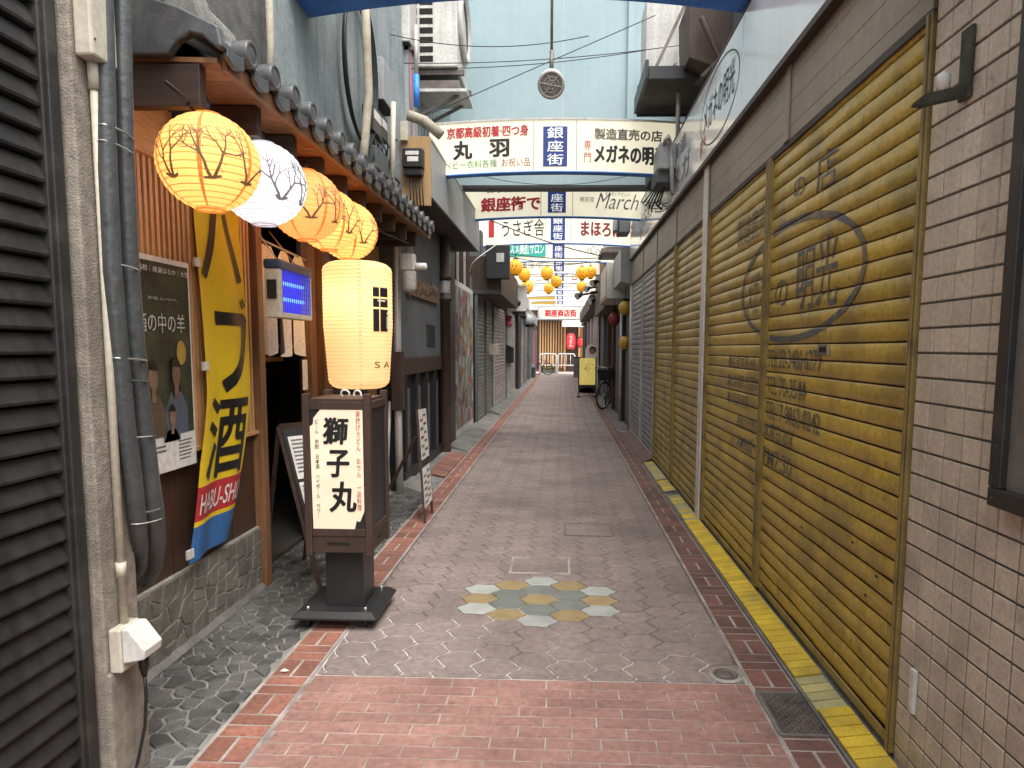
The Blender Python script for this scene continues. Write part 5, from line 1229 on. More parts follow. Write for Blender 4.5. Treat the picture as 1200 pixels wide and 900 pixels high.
for k in range(7):
    p = at(770+k*1.6, 216, X=SGX-.07); q = at(752+k*4, 236+(k % 4)*4, X=SGX-.02); m_ = (p+q)/2+Vector((-.05, 0, -.10)); g.tube([p, p.lerp(m_, .6), m_, m_.lerp(q, .6)-Vector((0, 0, .02)), q], .010, 6)
g.build('cable', t)
# far canopy boxes, meters and lanterns on the right
RB = thing('old_shop_building', 'brown old shop row with stepped canopies on the right beyond the grey shutters', 'building', (1.5, 17, 0))
g = MB(M['dwoodx']); g.box(1.30, 2.6, 11.402, 19.0, -.01, 2.9); g.build('wall', RB)
g = MB(M['gpanel']); g.prism([(.98, 11.42, 2.58), (1.28, 11.42, 2.50), (2.2, 11.42, 2.50), (2.2, 11.42, 3.12), (.98, 11.42, 3.12)], (0, 1.6, 0)); g.build('canopy_box', RB)
g = MB(M['acw']); g.box(.86, 1.5, 13.1, 15.2, 2.42, 3.1); g.build('canopy_box', RB)
g = MB(M['kraft']); g.box(.852, .8595, 13.15, 15.15, 2.42, 2.50); g.box(.852, .8595, 13.1, 13.25, 2.501, 2.95); g.build('canopy_edge', RB)
g = MB(M['frame']); g.box(.95, 1.6, 15.4, 19.5, 2.36, 3.6); g.build('canopy_box', RB)
g = MB(M['soffit']); g.box(.91, 1.5, 15.3, 19.6, 3.602, 3.68); g.build('flat_roof', RB)
g = MB(M['gdark']); g.box(1.45, 2.6, 11.42, 19, 3.7, 4.2); g.build('upper_wall', RB)
for y in (11.5, 13.3, 15.8, 17.6):
    g = MB(M['dwood']); g.box(1.20, 1.34, y, y+.14, 0, 2.45); g.build('post', RB)
g = MB(M['gdark']); g.box(1.26, 1.31, 12.2, 13.2, .0, 2.2); g.box(1.26, 1.31, 14.2, 15.6, .0, 2.2); g.build('door_panel', RB)
g = MB(M['alu']); g.tube([(1.17, 13.25, .0), (1.17, 13.25, 2.4)], .03, 10); o = g.build('standpipe', origin=(1.17, 13.25, 0)); tag(o, 'pale vertical pipe running down under the yellow lanterns on the right', 'pipe')
g = MB(M['alu']); g.tube([(1.16, 11.36, 0), (1.16, 11.36, 2.5)], .022, 8); g.tube([(1.16, 11.36, .03), (1.05, 11.35, .03), (.98, 11.6, .025)], .012, 6); tag(g.build('thin_pipe', origin=(1.16, 11.36, 0)), 'thin grey pipe at the far edge of the grey shutters', 'pipe')
t = thing('far_right_building', 'dark shop row at the far right end of the alley', 'building', (1.5, 28, 0))
g = MB(M['gdark']); g.box(1.18, 2.6, 19.002, 35.2, -.01, 2.6); g.build('wall', t)
g = MB(M['frame']); g.box(.80, 2.6, 19.7, 30, 2.602, 3.0); g.box(1.0, 2.6, 30.01, 35.2, 2.602, 3.2); g.build('canopy', t)
g = MB(M['gdark'])
for y, mm in ((24.6, 'psh'), (27.5, 'gsh'), (31, 'soffit'), (33.5, 'frame')):
    g = MB(M[mm]); g.box(1.08, 1.175, y, y+1.6, 0, 2.55); g.build('pier', t)
shutter('roller_shutter', 'pale roller shutter far off on the right behind the bicycle', 1.12, -1, 20.6, 24.2, .05, 2.5, .10, M['psh'], M['alu'], **kw)
def small_lantern(nm, label, c, r, mm, k=1.0, face=False, grp=None, hang=.25):
    t = thing(nm, label, 'lantern', tuple(c), grp); c = Vector(c)
    g = MB(mm); g.smooth = True; prof = []
    for q in range(25):
        e = -1.25+2.5*q/24; prof.append((r*math.cos(e)*(1+.018*(-1)**q), r*k*math.sin(e)))
    g.lathe(prof, c, 24); g.build('paper_shade', t)
    g = MB(M['ink']); z = r*k*.95
    for s_ in (-1, 1): g.lathe([(.001, s_*z+.0), (r*.36, s_*z), (r*.36, s_*(z+r*.14)), (.001, s_*(z+r*.14))], c, 16)
    g.tube([c+Vector((0, 0, z)), c+Vector((0, 0, z+hang))], .008, 5); g.build('cap_rings', t)
    if face:
        g = MB(M['ink'] if face == 1 else M['dred'])
        def spot(a, e, ra, re):
            pts = [c+Vector((math.cos(e+re*math.sin(q))*math.sin(a+ra*math.cos(q)), -math.cos(e+re*math.sin(q))*math.cos(a+ra*math.cos(q)), k*math.sin(e+re*math.sin(q))))*(r*1.035) for q in [2*math.pi*x/10 for x in range(10)]]
            g.poly(pts)
        g.m(M['ink']); spot(-.28, .05, .09, .10); spot(.22, .05, .09, .10); spot(-.3, .32, .16, .03); spot(.24, .32, .16, .03)
        g.m(M['dred']); spot(-.03, -.35, .10, .09); g.build('face_marking', t)
    return t
OG = 'orange lanterns strung across the alley'
def ol(px, py, d, Y, label, face=False):
    D = d*Y/780; c = at(px, py, Y=Y); return small_lantern('orange_lantern', label, c, D/2, M['orl'], 1.08, face, OG, .18)
ol(604, 313, 16.5, 14.5, 'orange lantern nearest the left wall, the brightest and largest of the string', 1)
ol(614.5, 322, 14.5, 16.9, 'orange lantern just below and right of the largest one', 0)
ol(618, 336, 14, 19.2, 'orange lantern lowest of the left cluster of three', 1)
ol(641, 320, 14.5, 16.9, 'orange lantern highest in the middle cluster', 0)
ol(652, 330, 12.8, 17.0, 'orange lantern at the right of the middle cluster', 1)
ol(643, 338, 11.5, 19.4, 'orange lantern lowest in the middle cluster', 1)
ol(682, 320, 14, 16.9, 'orange lantern at the left of the pair on the right side', 1)
ol(692, 319, 13, 17.05, 'orange lantern at the right of the pair beside the brown canopy', 1)
ol(681.5, 336, 11.5, 19.4, 'orange lantern low on the right below the pair', 0)
# ochre lanterns, red one, on the right wall
c = at(733, 361, Y=11.9); small_lantern('ochre_lantern', 'plain ochre ball lantern on the right wall beside the grey shutters', c, .128, M['yll'], .98, 0, 'ochre lanterns on the right wall', .3)
c = at(732.5, 402, Y=11.9); small_lantern('ochre_lantern', 'ochre lantern with a small drawn face hanging below the plain one', c, .118, M['yll'], 1.05, 1, 'ochre lanterns on the right wall', .45)
c = at(720, 374, Y=13.6); small_lantern('red_lantern', 'dark red lantern beside the ochre ones on the right wall', c, .12, M['dred'], 1.15, 0, None, .3)
t = thing('wall_meter', 'grey meter box under the canopy step on the right', 'meter', (1.0, 12, 2.6))
a = at(726, 252, Y=10.9); b = at(739, 272, Y=10.9); g = MB(M['gdark']); g.box(a.x, b.x, 10.95, 11.40, b.z, a.z+.02); g.build('casing', t, bev=.02)
a = at(720, 255, Y=11.0); g = MB(M['gpanel']); g.box(a.x, a.x+.06, 11.05, 11.38, b.z+.06, a.z); g.build('side_cover', t)
t = thing('air_conditioner', 'beige outdoor unit on the right roof beside the farther banners', 'air conditioner', (1.1, 14, 3.2))
a = at(711, 262, Y=13.2); b = at(728, 290, Y=13.2); g = MB(M['acw']); g.box(a.x, b.x+.2, 13.2, 14.2, b.z, a.z+.06); g.build('casing', t, bev=.02)
g = MB(M['iron']); g.box(a.x-.1, b.x+.3, 13.15, 14.3, b.z-.10, b.z-.02); g.build('base_frame', t)
for k, (px, py, s_) in enumerate(((697, 331, .12), (679, 346, .12), (689, 338, .11), (694, 352, .13), (696, 343, .1), (702, 316, .14))):
    c = at(px, py, Y=17.5+k*.6); t = thing('spotlight', ('black white spotlight under the brown canopy on the right', 'black angled spotlight lowest beside the far sign', 'small dark floodlight between the two larger spotlights', 'dark round lamp under the far right canopy', 'small dark lamp close below the black white spotlight', 'pale grey floodlight box on the brown canopy')[k], 'spotlight', tuple(c))
    d = Vector((-.7, -.5, -.4)).normalized(); g = MB(M['gpanel' if k == 5 else 'blackm']); g.tube([c-d*s_*.8, c-d*s_*.2, c+d*s_*.8], [s_*.35, s_*.55, s_*.8], 14); g.build('housing', t)
    g = MB(M['acw']); g.tube([c+d*s_*.79, c+d*s_*.86], [s_*.7, s_*.68], 14); g.build('lens', t)
    g = MB(M['ink']); g.tube([c, c+Vector((.5, .1, .1))], .03, 6); g.build('arm', t)

# ================================================================== OVERHEAD BANNERS
def bant(x, w, base, rise): return base+rise*(1-(x/w)**2)
def banner(Y, xc, hw, zb, hgt, rise, label, left=(), right=(), dep=.10, center=True, bold=.012, cw=.13, chh=None):
    t = thing('arch_banner', label, 'banner', (xc, Y, zb), 'arched lit banners across the alley')
    n = 24; xs = [-hw+2*hw*k/n for k in range(n+1)]
    lo = [bant(x, hw, zb, rise) for x in xs]; hi = [bant(x, hw, zb+hgt, rise) for x in xs]
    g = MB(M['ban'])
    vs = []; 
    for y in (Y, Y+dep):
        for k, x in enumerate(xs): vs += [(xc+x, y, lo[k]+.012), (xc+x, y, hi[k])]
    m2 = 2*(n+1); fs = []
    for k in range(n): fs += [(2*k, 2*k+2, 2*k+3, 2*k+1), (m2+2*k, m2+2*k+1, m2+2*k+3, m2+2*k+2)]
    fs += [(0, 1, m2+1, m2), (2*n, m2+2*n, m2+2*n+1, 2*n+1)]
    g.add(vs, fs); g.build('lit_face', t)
    for nm, arr, mm, th, o in (('bottom_trim', lo, 'bluetrim', .011, 0), ('top_trim', hi, 'acw', .02, .0005)):
        g = MB(M[mm]); v = []
        for k, x in enumerate(xs): v += [(xc+x, Y-.012, arr[k]+o), (xc+x, Y+dep+.012, arr[k]+o), (xc+x, Y+dep+.012, arr[k]+o+th), (xc+x, Y-.012, arr[k]+o+th)]
        f = [(4*k+a, 4*k+4+a, 4*k+4+(a+1) % 4, 4*k+(a+1) % 4) for k in range(n) for a in range(4)]+[(3, 2, 1, 0), (4*n, 4*n+1, 4*n+2, 4*n+3)]
        g.add(v, f); g.build(nm, t)
    g = MB(M['gpanel'])
    for x in (-cw-.10, cw+.10): g.box(xc+x-.004, xc+x+.004, Y-.003, Y-.0005, bant(x, hw, zb, rise)+.02, bant(x, hw, zb+hgt, rise)-.01)
    g.build('panel_seam', t)
    if center:
        z0, z1 = zb+rise+.06, zb+rise+hgt-.07
        g = MB(M['blue']); g.box(xc-cw, xc+cw, Y-.006, Y-.0005, z0, z1); cp_ = g.build('centre_plate', t)
        g = MB(M['whitetxt']); hh_ = (z1-z0)/3
        for k, ch in enumerate('銀座街'): g.text(ch, (xc-cw*.68, Y-.006, z1-hh_*(k+1)+hh_*.10), RX, RZ, w=cw*1.36, h=hh_*.84, bold=.010)
        g.build('centre_lettering', cp_)
    for nm, items in (('left_lettering', left), ('right_lettering', right)):
        if not items: continue
        g = MB(M['ink'])
        for (body, x, z, w_, h_, c_, b_) in items:
            for q, ch in enumerate([body]) if len(body) == 1 else [(0, body)]:
                s0 = len(g.v); (lambda *a, **k: g.m(M[c_]).btext(*a, d=.006 if h_ > .13 else .0025, lift0=.004, **k) if b_ >= .01 else g.m(M[c_]).text(*a, lift=.004, **k))(body, (xc+x, Y, 0), RX, RZ, w=w_, h=h_, bold=min(b_, .012), shear=.4 if body == 'March' else 0)
                for p in g.v[s0:]: p.z += zb+z+bant(p.x-xc, hw, 0, rise)
        g.build(nm, t)
    return t
BX, HW, ZB = -.09, 1.36, 3.285
RISE = .055
banner(4.15, -.26, 1.54, 3.555, .62, .13, 'nearest arched banner, only its blue underside showing at the top edge', dep=.34)
banner(7.4, BX, HW, ZB, .545, RISE, 'first fully visible arched banner with red, black and green shop lettering',
       left=(('京都高級初着·四つ身', -1.17, .385, .88, .115, 'red', .014), ('丸', -1.10, .165, .20, .19, 'ink', .022), ('羽', -.71, .175, .21, .18, 'ink', .022), ('ベビー衣料各種', -1.20, .065, .57, .085, 'green', .0), ('·お祝い品', -.60, .065, .33, .09, 'dred', .0)),
       right=(('製造直売の店', .42, .345, .72, .115, 'navy', .010), ('専', .31, .235, .075, .10, 'red', .0), ('門', .31, .105, .075, .10, 'red', .0), ('メガネの明光', .425, .10, .76, .19, 'ink', .010)))
banner(9.87, BX, HW, ZB, .545, RISE, 'second arched banner with red district lettering and a hair salon script',
       left=(('お買物は', -1.02, .36, .62, .12, 'navy', .0), ('銀座街で', -1.10, .10, .86, .2, 'red', .012)),
       right=(('美容室', .33, .22, .21, .07, 'inkgrey', .0), ('March', .56, .13, .62, .22, 'inkgrey', -.006), ('まあるくやさしい', .70, .32, .35, .05, 'inkgrey', .0)))
banner(12.34, BX, HW, ZB, .545, RISE, 'third arched banner with brushed black and dark red shop names',
       left=(('うさぎ舎', -1.02, .14, .78, .30, 'ink', .006), ('■', -1.26, .15, .10, .3, 'red', .0)),
       right=(('まほろば', .42, .15, .76, .26, 'dred', .016),))
t4 = banner(14.81, BX, HW, ZB, .545, RISE, 'fourth arched banner with a green salon panel', left=(), right=(('心', .62, .19, .28, .16, 'ink', -.01), ('· · · ·', .50, .38, .52, .03, 'ink', .0)))
g = MB(M['teal']); g.box(BX-1.2, BX-.28, 14.795, 14.809, ZB+.15, ZB+.50); sp_ = g.build('salon_panel', t4)
g = MB(M['whitetxt']); g.text('コスメ美顔サロン', (BX-1.16, 14.795, ZB+.20), RX, RZ, w=.84, h=.24, bold=.012); g.build('salon_lettering', sp_)
banner(17.28, BX, HW, ZB, .545, RISE, 'fifth arched banner mostly behind the orange lanterns', left=(('銀座街', -1.0, .15, .6, .2, 'inkgrey', 0),), right=())
banner(19.75, BX, HW, ZB, .545, RISE, 'sixth arched banner with a thin red mark on the right', right=(('△', .36, .10, .16, .26, 'red', .0),))
banner(22.22, BX, HW, ZB, .545, RISE, 'seventh arched banner deep in the row', right=(('京料理', .3, .2, .5, .08, 'red', 0),))
banner(24.69, BX, HW, ZB, .545, RISE, 'eighth arched banner deep in the row', right=(('お食事処', .4, .2, .6, .08, 'dred', 0),))
t9 = banner(27.2, BX, HW, ZB, .545, RISE, 'ninth arched banner with an ochre panel on its left half')
g = MB(M['yll']); g.box(BX-1.3, BX-.2, 27.185, 27.197, ZB+.12, ZB+.5); g.build('ochre_panel', t9)
t10 = banner(30.2, BX, HW, ZB, .545, RISE, 'last arched banner, farthest, with an ochre panel on its left half')
g = MB(M['yll']); g.box(BX-1.3, BX-.2, 30.185, 30.197, ZB+.12, ZB+.5); g.build('ochre_panel', t10)
# pale blue wall bridging the alley
t = thing('bridge_wall', 'pale blue wall bridging over the alley above the first banner', 'wall', (0, 8.75, 3.5))
g = MB(M['bwall']); g.box(-1.75, -.015, 8.62, 8.8, 3.49, 6.1); g.box(-.011, 1.6, 8.62, 8.8, 3.49, 6.1); g.build('panel', t, bev=.003)
g = MB(M['blackm']); g.box(-1.62, 1.3, 8.60, 8.82, 3.455, 3.489); g.build('bottom_beam', t)
g = MB(M['bwall']); g.box(.78, .86, 8.57, 8.619, 3.9, 6.1); g.box(-1.62, -1.40, 8.50, 8.619, 3.49, 6.1); g.build('edge_pilaster', t)
# hanging siren lamp
c = at(646, 98, Y=6.0); t = thing('hanging_speaker', 'round grey speaker hanging from a long rod over the alley', 'speaker', tuple(c))
nv = Vector((0, -.85, -.5)).normalized()
def rl(prof, mm, nm, n=28):
    g = MB(mm); u = nv.orthogonal().normalized(); w_ = nv.cross(u); vs = [c+u*(r_*math.cos(2*math.pi*k/n))+w_*(r_*math.sin(2*math.pi*k/n))+nv*z_ for r_, z_ in prof for k in range(n)]
    g.add(vs, [(i*n+k, i*n+(k+1) % n, (i+1)*n+(k+1) % n, (i+1)*n+k) for i in range(len(prof)-1) for k in range(n)], None, True); return g.build(nm, t)
rl([(.001, -.16), (.08, -.16), (.105, -.10), (.110, .0), (.118, .03), (.118, .05), (.098, .06), (.092, .05)], M['acw'], 'body')
rl([(.092, .045), (.06, .05), (.001, .052)], M['gpanel'], 'grille')
g = MB(M['acw']); u = nv.orthogonal().normalized(); w_ = nv.cross(u)
for k in range(6): a = k*math.pi/6*2; g.bar(c+nv*.056, c+nv*.056+(u*math.cos(a)+w_*math.sin(a))*.092, .006, .006)
for rr_ in (.035, .062): g.torus(c+nv*.056, rr_, .003, nv, 24, 5)
g.build('grille_bars', t)
g = MB(M['iron']); g.tube([c+Vector((0, .06, .08)), c+Vector((0, .06, 2.0))], .012, 8); g.tube([c+Vector((0, .06, .08)), c+Vector((0, .06, .30))], .018, 8); g.build('rod', t)
# balcony ledge upper right
Y_ = 6.6; a = at(757, 60, Y=Y_); b = at(828, 90, Y=Y_)
t = thing('metal_ledge', 'dark metal equipment ledge high on the right on a thin post', 'ledge', (a.x, Y_, b.z))
g = MB(M['soffit']); g.box(a.x+.03, b.x+.5, Y_, Y_+1.0, b.z, b.z+.05); g.build('floor_plate', t)
g = MB(M['blackm']); g.box(a.x, a.x+.03, Y_, Y_+1.0, b.z, b.z+.16); g.box(a.x+.03, b.x+.5, Y_-.03, Y_-.0005, b.z-.02, b.z+.09); g.box(a.x+.03, b.x+.5, Y_+1.0, Y_+1.03, b.z-.02, b.z+.30); g.build('edge_frame', t)
g = MB(M['alu']); p = at(796, 80, Y=7.0); g.tube([(p.x, 7.0, 3.5), (p.x, 7.0, p.z+.1)], .022, 8); g.build('post', t)
g = MB(M['iron']); g.bar((a.x+.1, Y_+.05, b.z+.1), (a.x+.4, Y_+.05, b.z+.75), .03, .03); g.build('brace', t)
t = thing('air_conditioner', 'pale outdoor unit standing on the dark ledge at the upper right', 'air conditioner', (b.x-.2, Y_, b.z+.1))
g = MB(M['acw']); g.box(a.x+.05, b.x-.12, Y_+.45, Y_+.9, b.z+.16, b.z+.95); g.build('casing', t, bev=.01)
g = MB(M['iron'])
for k in (0, .1): g.lathe([(.001, -.02), (.035, -.02), (.045, 0), (.035, .02), (.001, .02)], (a.x+.36+k, Y_+.42, b.z+.26), 12, 'y')
g.build('valve', t)
q = at(845, 40, Y=6.3); g = MB(M['frame']); g.prism([(q.x-.28, 6.3, q.z-.2), (q.x+.3, 6.3, q.z-.4), (q.x+.3, 6.3, q.z+.3), (q.x-.3, 6.3, q.z+.3)], (0, .5, 0)); g.tube([(q.x-.2, 6.2, q.z+.1), (q.x-.02, 6.2, q.z-.25), (q.x-.18, 6.2, q.z-.42)], .03, 8)
tag(g.build('duct_hood', origin=tuple(q), bev=.01), 'dark hooded duct beside the upper right ledge', 'duct')
# overhead wires
WIRES = [((440, 36), (690, 42), 6.6, 'taut black wire highest across the pale blue wall'), ((470, 74), (850, 45), 7.0, 'paired black wire crossing behind the hanging speaker, upper one'), ((470, 80), (850, 40), 7.1, 'paired black wire crossing behind the hanging speaker, lower one'), ((505, 133), (768, 18), 6.8, 'thin wire rising steeply to the right across the pale blue wall'), ((560, 205), (740, 205), 8.5, 'slack thin wire under the first banner'),
         ((575, 258), (705, 300), 11.0, 'thin wire sloping over the third banner'), ((590, 296), (705, 302), 13.5, 'wire over the green salon banner'), ((596, 300), (704, 306), 14.6, 'thick black wire that carries the nearest orange lanterns'), ((600, 309), (704, 305), 16.3, 'black wire above the middle orange lanterns'), ((606, 323), (700, 323), 17.8, 'level wire crossing behind the middle orange lanterns'), ((612, 330), (696, 309), 19.4, 'thin wire slanting up to the right between lanterns'), ((616, 334), (692, 334), 21.2, 'level wire at the lowest orange lanterns')]
for k, (a, b, Y, lab) in enumerate(WIRES):
    p = at(*a, Y=Y); q = at(*b, Y=Y); sag = (.12, .07, .10, .0, .12, .05, .06, .10, .08, .02, .12, .04)[k]
    pts = [p.lerp(q, i/14)-Vector((0, 0, sag*4*(i/14)*(1-i/14))) for i in range(15)]
    g = MB(M['ink']); g.tube(pts, .004 if k < 5 else .009, 6); tag(g.build('overhead_wire', origin=tuple(p)), lab, 'wire', 'wires strung across the alley')

# ================================================================== BICYCLE, YELLOW SIGN, FAR END
c = at(690, 479, Z=0); bx, by = .93, 15.5
t = thing('bicycle', 'city bicycle with front basket parked facing the viewer on the right', 'bicycle', (bx+.1, by, 0))
tilt = Vector((.08, 0, 1)).normalized(); dr = Vector((.15, 1, 0)).normalized()
def bk(f, z, s_=0): return Vector((bx, by, 0))+dr*f+tilt*z+Vector((1, 0, 0))*s_
axw = dr.cross(tilt)
for f, nm in ((.33, 'wheel'), (1.36, 'wheel')):
    axf = axw if f > 1 else (axw+Vector((-.0, -.55, 0))).normalized(); df = axf.cross(tilt).normalized(); df = df if df.y > 0 else -df
    g = MB(M['ink']); g.torus(bk(f, .33), .315, .019, axf, 36, 8); wv = g.build(nm, t)
    g = MB(M['steel']); g.torus(bk(f, .33), .292, .009, axf, 36, 6); u = df; 
    for k in range(18): a_ = k/18*2*math.pi; g.tube([bk(f, .33), bk(f, .33)+df*math.cos(a_)*.29+tilt*math.sin(a_)*.29], .0018, 4)
    g.tube([bk(f, .33)-axw*.05, bk(f, .33)+axw*.05], .018, 8); g.build('rim', wv)
    g = MB(M['alu']); pts = [bk(f, .33)+df*math.cos(a_)*.345+tilt*math.sin(a_)*.345 for a_ in [(.25+.12*k) if f < 1 else (.0+.18*k) for k in range(15)]]; g.tube(pts, .022, 6); g.build('mudguard', t)
g = MB(M['steel']); g.tube([bk(.72, .95), bk(.92, .28), bk(1.36, .33)], .014, 8); g.tube([bk(.46, .82), bk(.92, .30)], .019, 8); g.tube([bk(.47, .72), bk(.90, .42)], .016, 8); g.tube([bk(1.10, .82), bk(.92, .30)], .016, 8); g.tube([bk(1.08, .75), bk(1.36, .33)], .010, 8); g.build('frame', t)
g = MB(M['steel']); g.tube([bk(.45, .88), bk(.40, .55)], .016, 8); g.tube([bk(.40, .62, -.045), bk(.33, .33, -.045)], .010, 6); g.tube([bk(.40, .62, .045), bk(.33, .33, .045)], .010, 6); g.build('fork', t)
g = MB(M['steel']); g.tube([bk(.72, .98, -.29), bk(.58, 1.02, -.25), bk(.46, 1.0, -.1), bk(.46, 1.0, .1), bk(.58, 1.02, .25), bk(.72, .98, .29)], .012, 8); g.build('handlebar', t)
for s_ in (-1, 1):
    g = MB(M['ink']); g.tube([bk(.62, 1.01, .27*s_), bk(.76, .97, .30*s_)], .018, 8); g.build('grip', t)
g = MB(M['ink']); b0, b1 = .12, .40
P = [bk(.12, .95, -.19), bk(.12, .95, .19), bk(.42, .95, .19), bk(.42, .95, -.19), bk(.17, .70, -.14), bk(.17, .70, .14), bk(.40, .70, .14), bk(.40, .70, -.14)]
g.add(P, [(0, 1, 5, 4), (1, 2, 6, 5), (2, 3, 7, 6), (3, 0, 4, 7), (4, 5, 6, 7)]); g.build('basket', t)
g = MB(M['ink']); g.prism([bk(.98, .92, -.03), bk(1.25, .95, -.10), bk(1.28, .95, .10), bk(.98, .92, .03)], (0, 0, .05)); g.build('saddle', t, bev=.015)
g = MB(M['iron']); g.torus(bk(.92, .30, .05), .09, .008, axw, 20, 5); g.tube([bk(.92, .30, .06), bk(.95, .13, .08)], .009, 6); g.tube([bk(.95, .13, .06), bk(.95, .13, .16)], .014, 6); g.build('crank', t)
g = MB(M['steel']); g.tube([bk(1.36, .33, -.07), bk(1.30, .02, -.16)], .010, 6); g.build('kickstand', t)
# flowers by the wall
c = at(737, 440, Y=15.0); t = thing('flower_spray', 'spray of white flowers by the dark wall behind the bicycle', 'flowers', (c.x, c.y, 0))
g = MB(M['leaf']); g.tube([(c.x, c.y, 0), (c.x-.02, c.y, c.z-.1), (c.x, c.y, c.z+.1)], .012, 5); g.build('stem', t)
for k in range(22):
    p = c+Vector((R.uniform(-.14, .12), R.uniform(-.1, .1), R.uniform(-.24, .24))); g = MB(M['flower'] if k % 4 else M['leaf'])
    for q in range(5):
        a = q*1.256+k; d = Vector((math.cos(a), -.4, math.sin(a)))*.05; e = Vector((-math.sin(a), 0, math.cos(a)))*.022; g.poly([p, p+d*.6+e, p+d, p+d*.6-e])
    g.build('petal_cluster' if k % 4 else 'leaf_cluster', t)
g = MB(M['blackm']); g.lathe([(.001, 0), (.12, 0), (.15, .3), (.14, .3), (.001, .28)], (c.x, c.y, 0), 14); g.build('pot', t)
# yellow standing sign
Y_ = 19.9; a = at(678, 419, Y=Y_); b = at(698.5, 451, Y=Y_); gz = 0
t = thing('yellow_standing_sign', 'yellow lit standing sign with small black emblem on arched black feet', 'sign', ((a.x+b.x)/2, Y_, 0))
g = MB(M['ysign']); g.box(a.x+.03, b.x-.03, Y_-.05, Y_+.10, b.z, a.z-.02); g.build('lit_board', t, bev=.006)
g = MB(M['blackm']); g.box(a.x, a.x+.029, Y_-.06, Y_+.11, 0, a.z); g.build('leg', t)
g = MB(M['blackm']); g.box(b.x-.029, b.x, Y_-.06, Y_+.11, 0, a.z); g.build('leg', t)
xm = (a.x+b.x)/2; hw = (b.x-a.x)/2-.03
g = MB(M['blackm']); pts = [(xm-hw, Y_-.04, b.z-.002), (xm-hw, Y_-.04, b.z-.24)]+[(xm-hw*.95*math.cos(q/8*math.pi), Y_-.04, b.z-.22+.15*math.sin(q/8*math.pi)) for q in range(9)]+[(xm+hw, Y_-.04, b.z-.24), (xm+hw, Y_-.04, b.z-.002)]
for q in range(len(pts)//2-1): g.prism([pts[q], pts[q+1], pts[-2-q], pts[-1-q]], (0, .1, 0))
g.build('arch_panel', t)
for x in (a.x, b.x-.029):
    g = MB(M['blackm']); g.box(x-.05, x+.08, Y_-.22, Y_+.26, 0, .035); g.build('foot', t)
g = MB(M['ink']); g.text('心', (xm-.10, Y_-.05, .80), RX, RZ, w=.20, h=.13, bold=-.004); g.text('· · · ·', (xm-.17, Y_-.05, .95), RX, RZ, w=.34, h=.03); g.build('emblem', t)
g = MB(M['whitem']); g.torus((xm, Y_+.35, .17), .15, .012, (0, 1, 0), 24, 6); g.tube([(xm-.1, Y_+.3, .1), (xm+.2, Y_+.35, .14)], .03, 6); tag(g.build('coiled_hose', origin=(xm, Y_+.35, 0)), 'white coiled hose on the ground behind the yellow sign', 'hose')
# picture board with a dark haired face behind the yellow sign
c = at(693, 411, Y=21.6); t = thing('picture_board', 'round topped pale board with a painted dark haired face behind the yellow sign', 'board', (c.x, 21.6, 0))
w_ = .19; g = MB(M['paper']); pts = [(c.x-w_, 21.6, 0), (c.x+w_, 21.6, 0), (c.x+w_, 21.6, c.z-.02)]+[(c.x+w_*math.cos(q/10*math.pi), 21.6, c.z+.0+w_*1.1*math.sin(q/10*math.pi)) for q in range(11)]+[(c.x-w_, 21.6, c.z-.02)]
g.prism(pts, (0, .05, 0)); g.build('panel', t)
def disc(g, x, z, rx, rz, l): g.poly([(x+rx*math.cos(2*math.pi*q/16), 21.598-l*.002, z+rz*math.sin(2*math.pi*q/16)) for q in range(16)][::-1])
g = MB(M['hair']); disc(g, c.x+.04, c.z+.02, .115, .125, 1); g.m(M['skin']); disc(g, c.x+.02, c.z-.02, .085, .09, 2); g.m(M['hair']); disc(g, c.x-.015, c.z, .012, .01, 3); disc(g, c.x+.05, c.z, .012, .01, 3); g.m(M['dred']); disc(g, c.x+.01, c.z-.06, .018, .01, 3); g.build('face_print', t)
# barriers
c0 = at(632, 438, Z=0)
def barrier(x0, x1, Y, label):
    t = thing('white_barrier', label, 'barrier', ((x0+x1)/2, Y, 0), 'white pipe barriers at the alley end')
    g = MB(M['whitem']); r_ = .035; z1 = 1.12
    g.tube([(x0, Y, .0), (x0, Y, z1-.12), (x0+.04, Y, z1-.03), (x0+.12, Y, z1), (x1-.12, Y, z1), (x1-.04, Y, z1-.03), (x1, Y, z1-.12), (x1, Y, 0)], r_, 10); g.build('frame', t)
    g = MB(M['whitem']); g.tube([(x0, Y, .48), (x1, Y, .48)], .028, 8); g.build('rail', t)
    for k in range(1, 4):
        g = MB(M['whitem']); x = x0+(x1-x0)*k/4; g.tube([(x, Y, .48), (x, Y, z1-.02)], .016, 6); g.build('bar', t)
    return t
barrier(-1.22, -.30, 37.7, 'white pipe barrier on the left at the alley end, beside the plants')
barrier(-.22, .74, 37.7, 'white pipe barrier on the right at the alley end')
t = thing('potted_greens', 'low green plants behind the left white barrier', 'plant', (-.7, 38.2, 0))
for k in range(26):
    x = -1.1+R.random()*.8; g = MB(M['leaf']); z = R.uniform(.1, .42)
    for q in range(5):
        a = R.random()*6.28; d = Vector((math.cos(a)*.12, R.uniform(-.08, .08), abs(math.sin(a))*.12)); e = Vector((0, 0, .03)); p = Vector((x, 38.2+R.uniform(-.1, .1), z)); g.poly([p, p+d*.5+e, p+d, p+d*.5-e])
    g.build('leaf_cluster', t)
g = MB(M['conc']); g.box(-1.15, -.25, 38.05, 38.4, 0, .18); g.build('planter', t)
g = MB(M['street']); g.box(-12, 12, 37.32, 41, -.06, .001); struct(g, 'cross_street')
EB = thing('end_shop_building', 'shop with brown slatted shutters and grey awning closing the alley end', 'building', (0, 42, 0))
g = MB(M['mwood']); g.box(-8, 8, 41.6, 46, -.05, 4.6); g.build('wall', EB)
g = MB(M['dwoodx'])
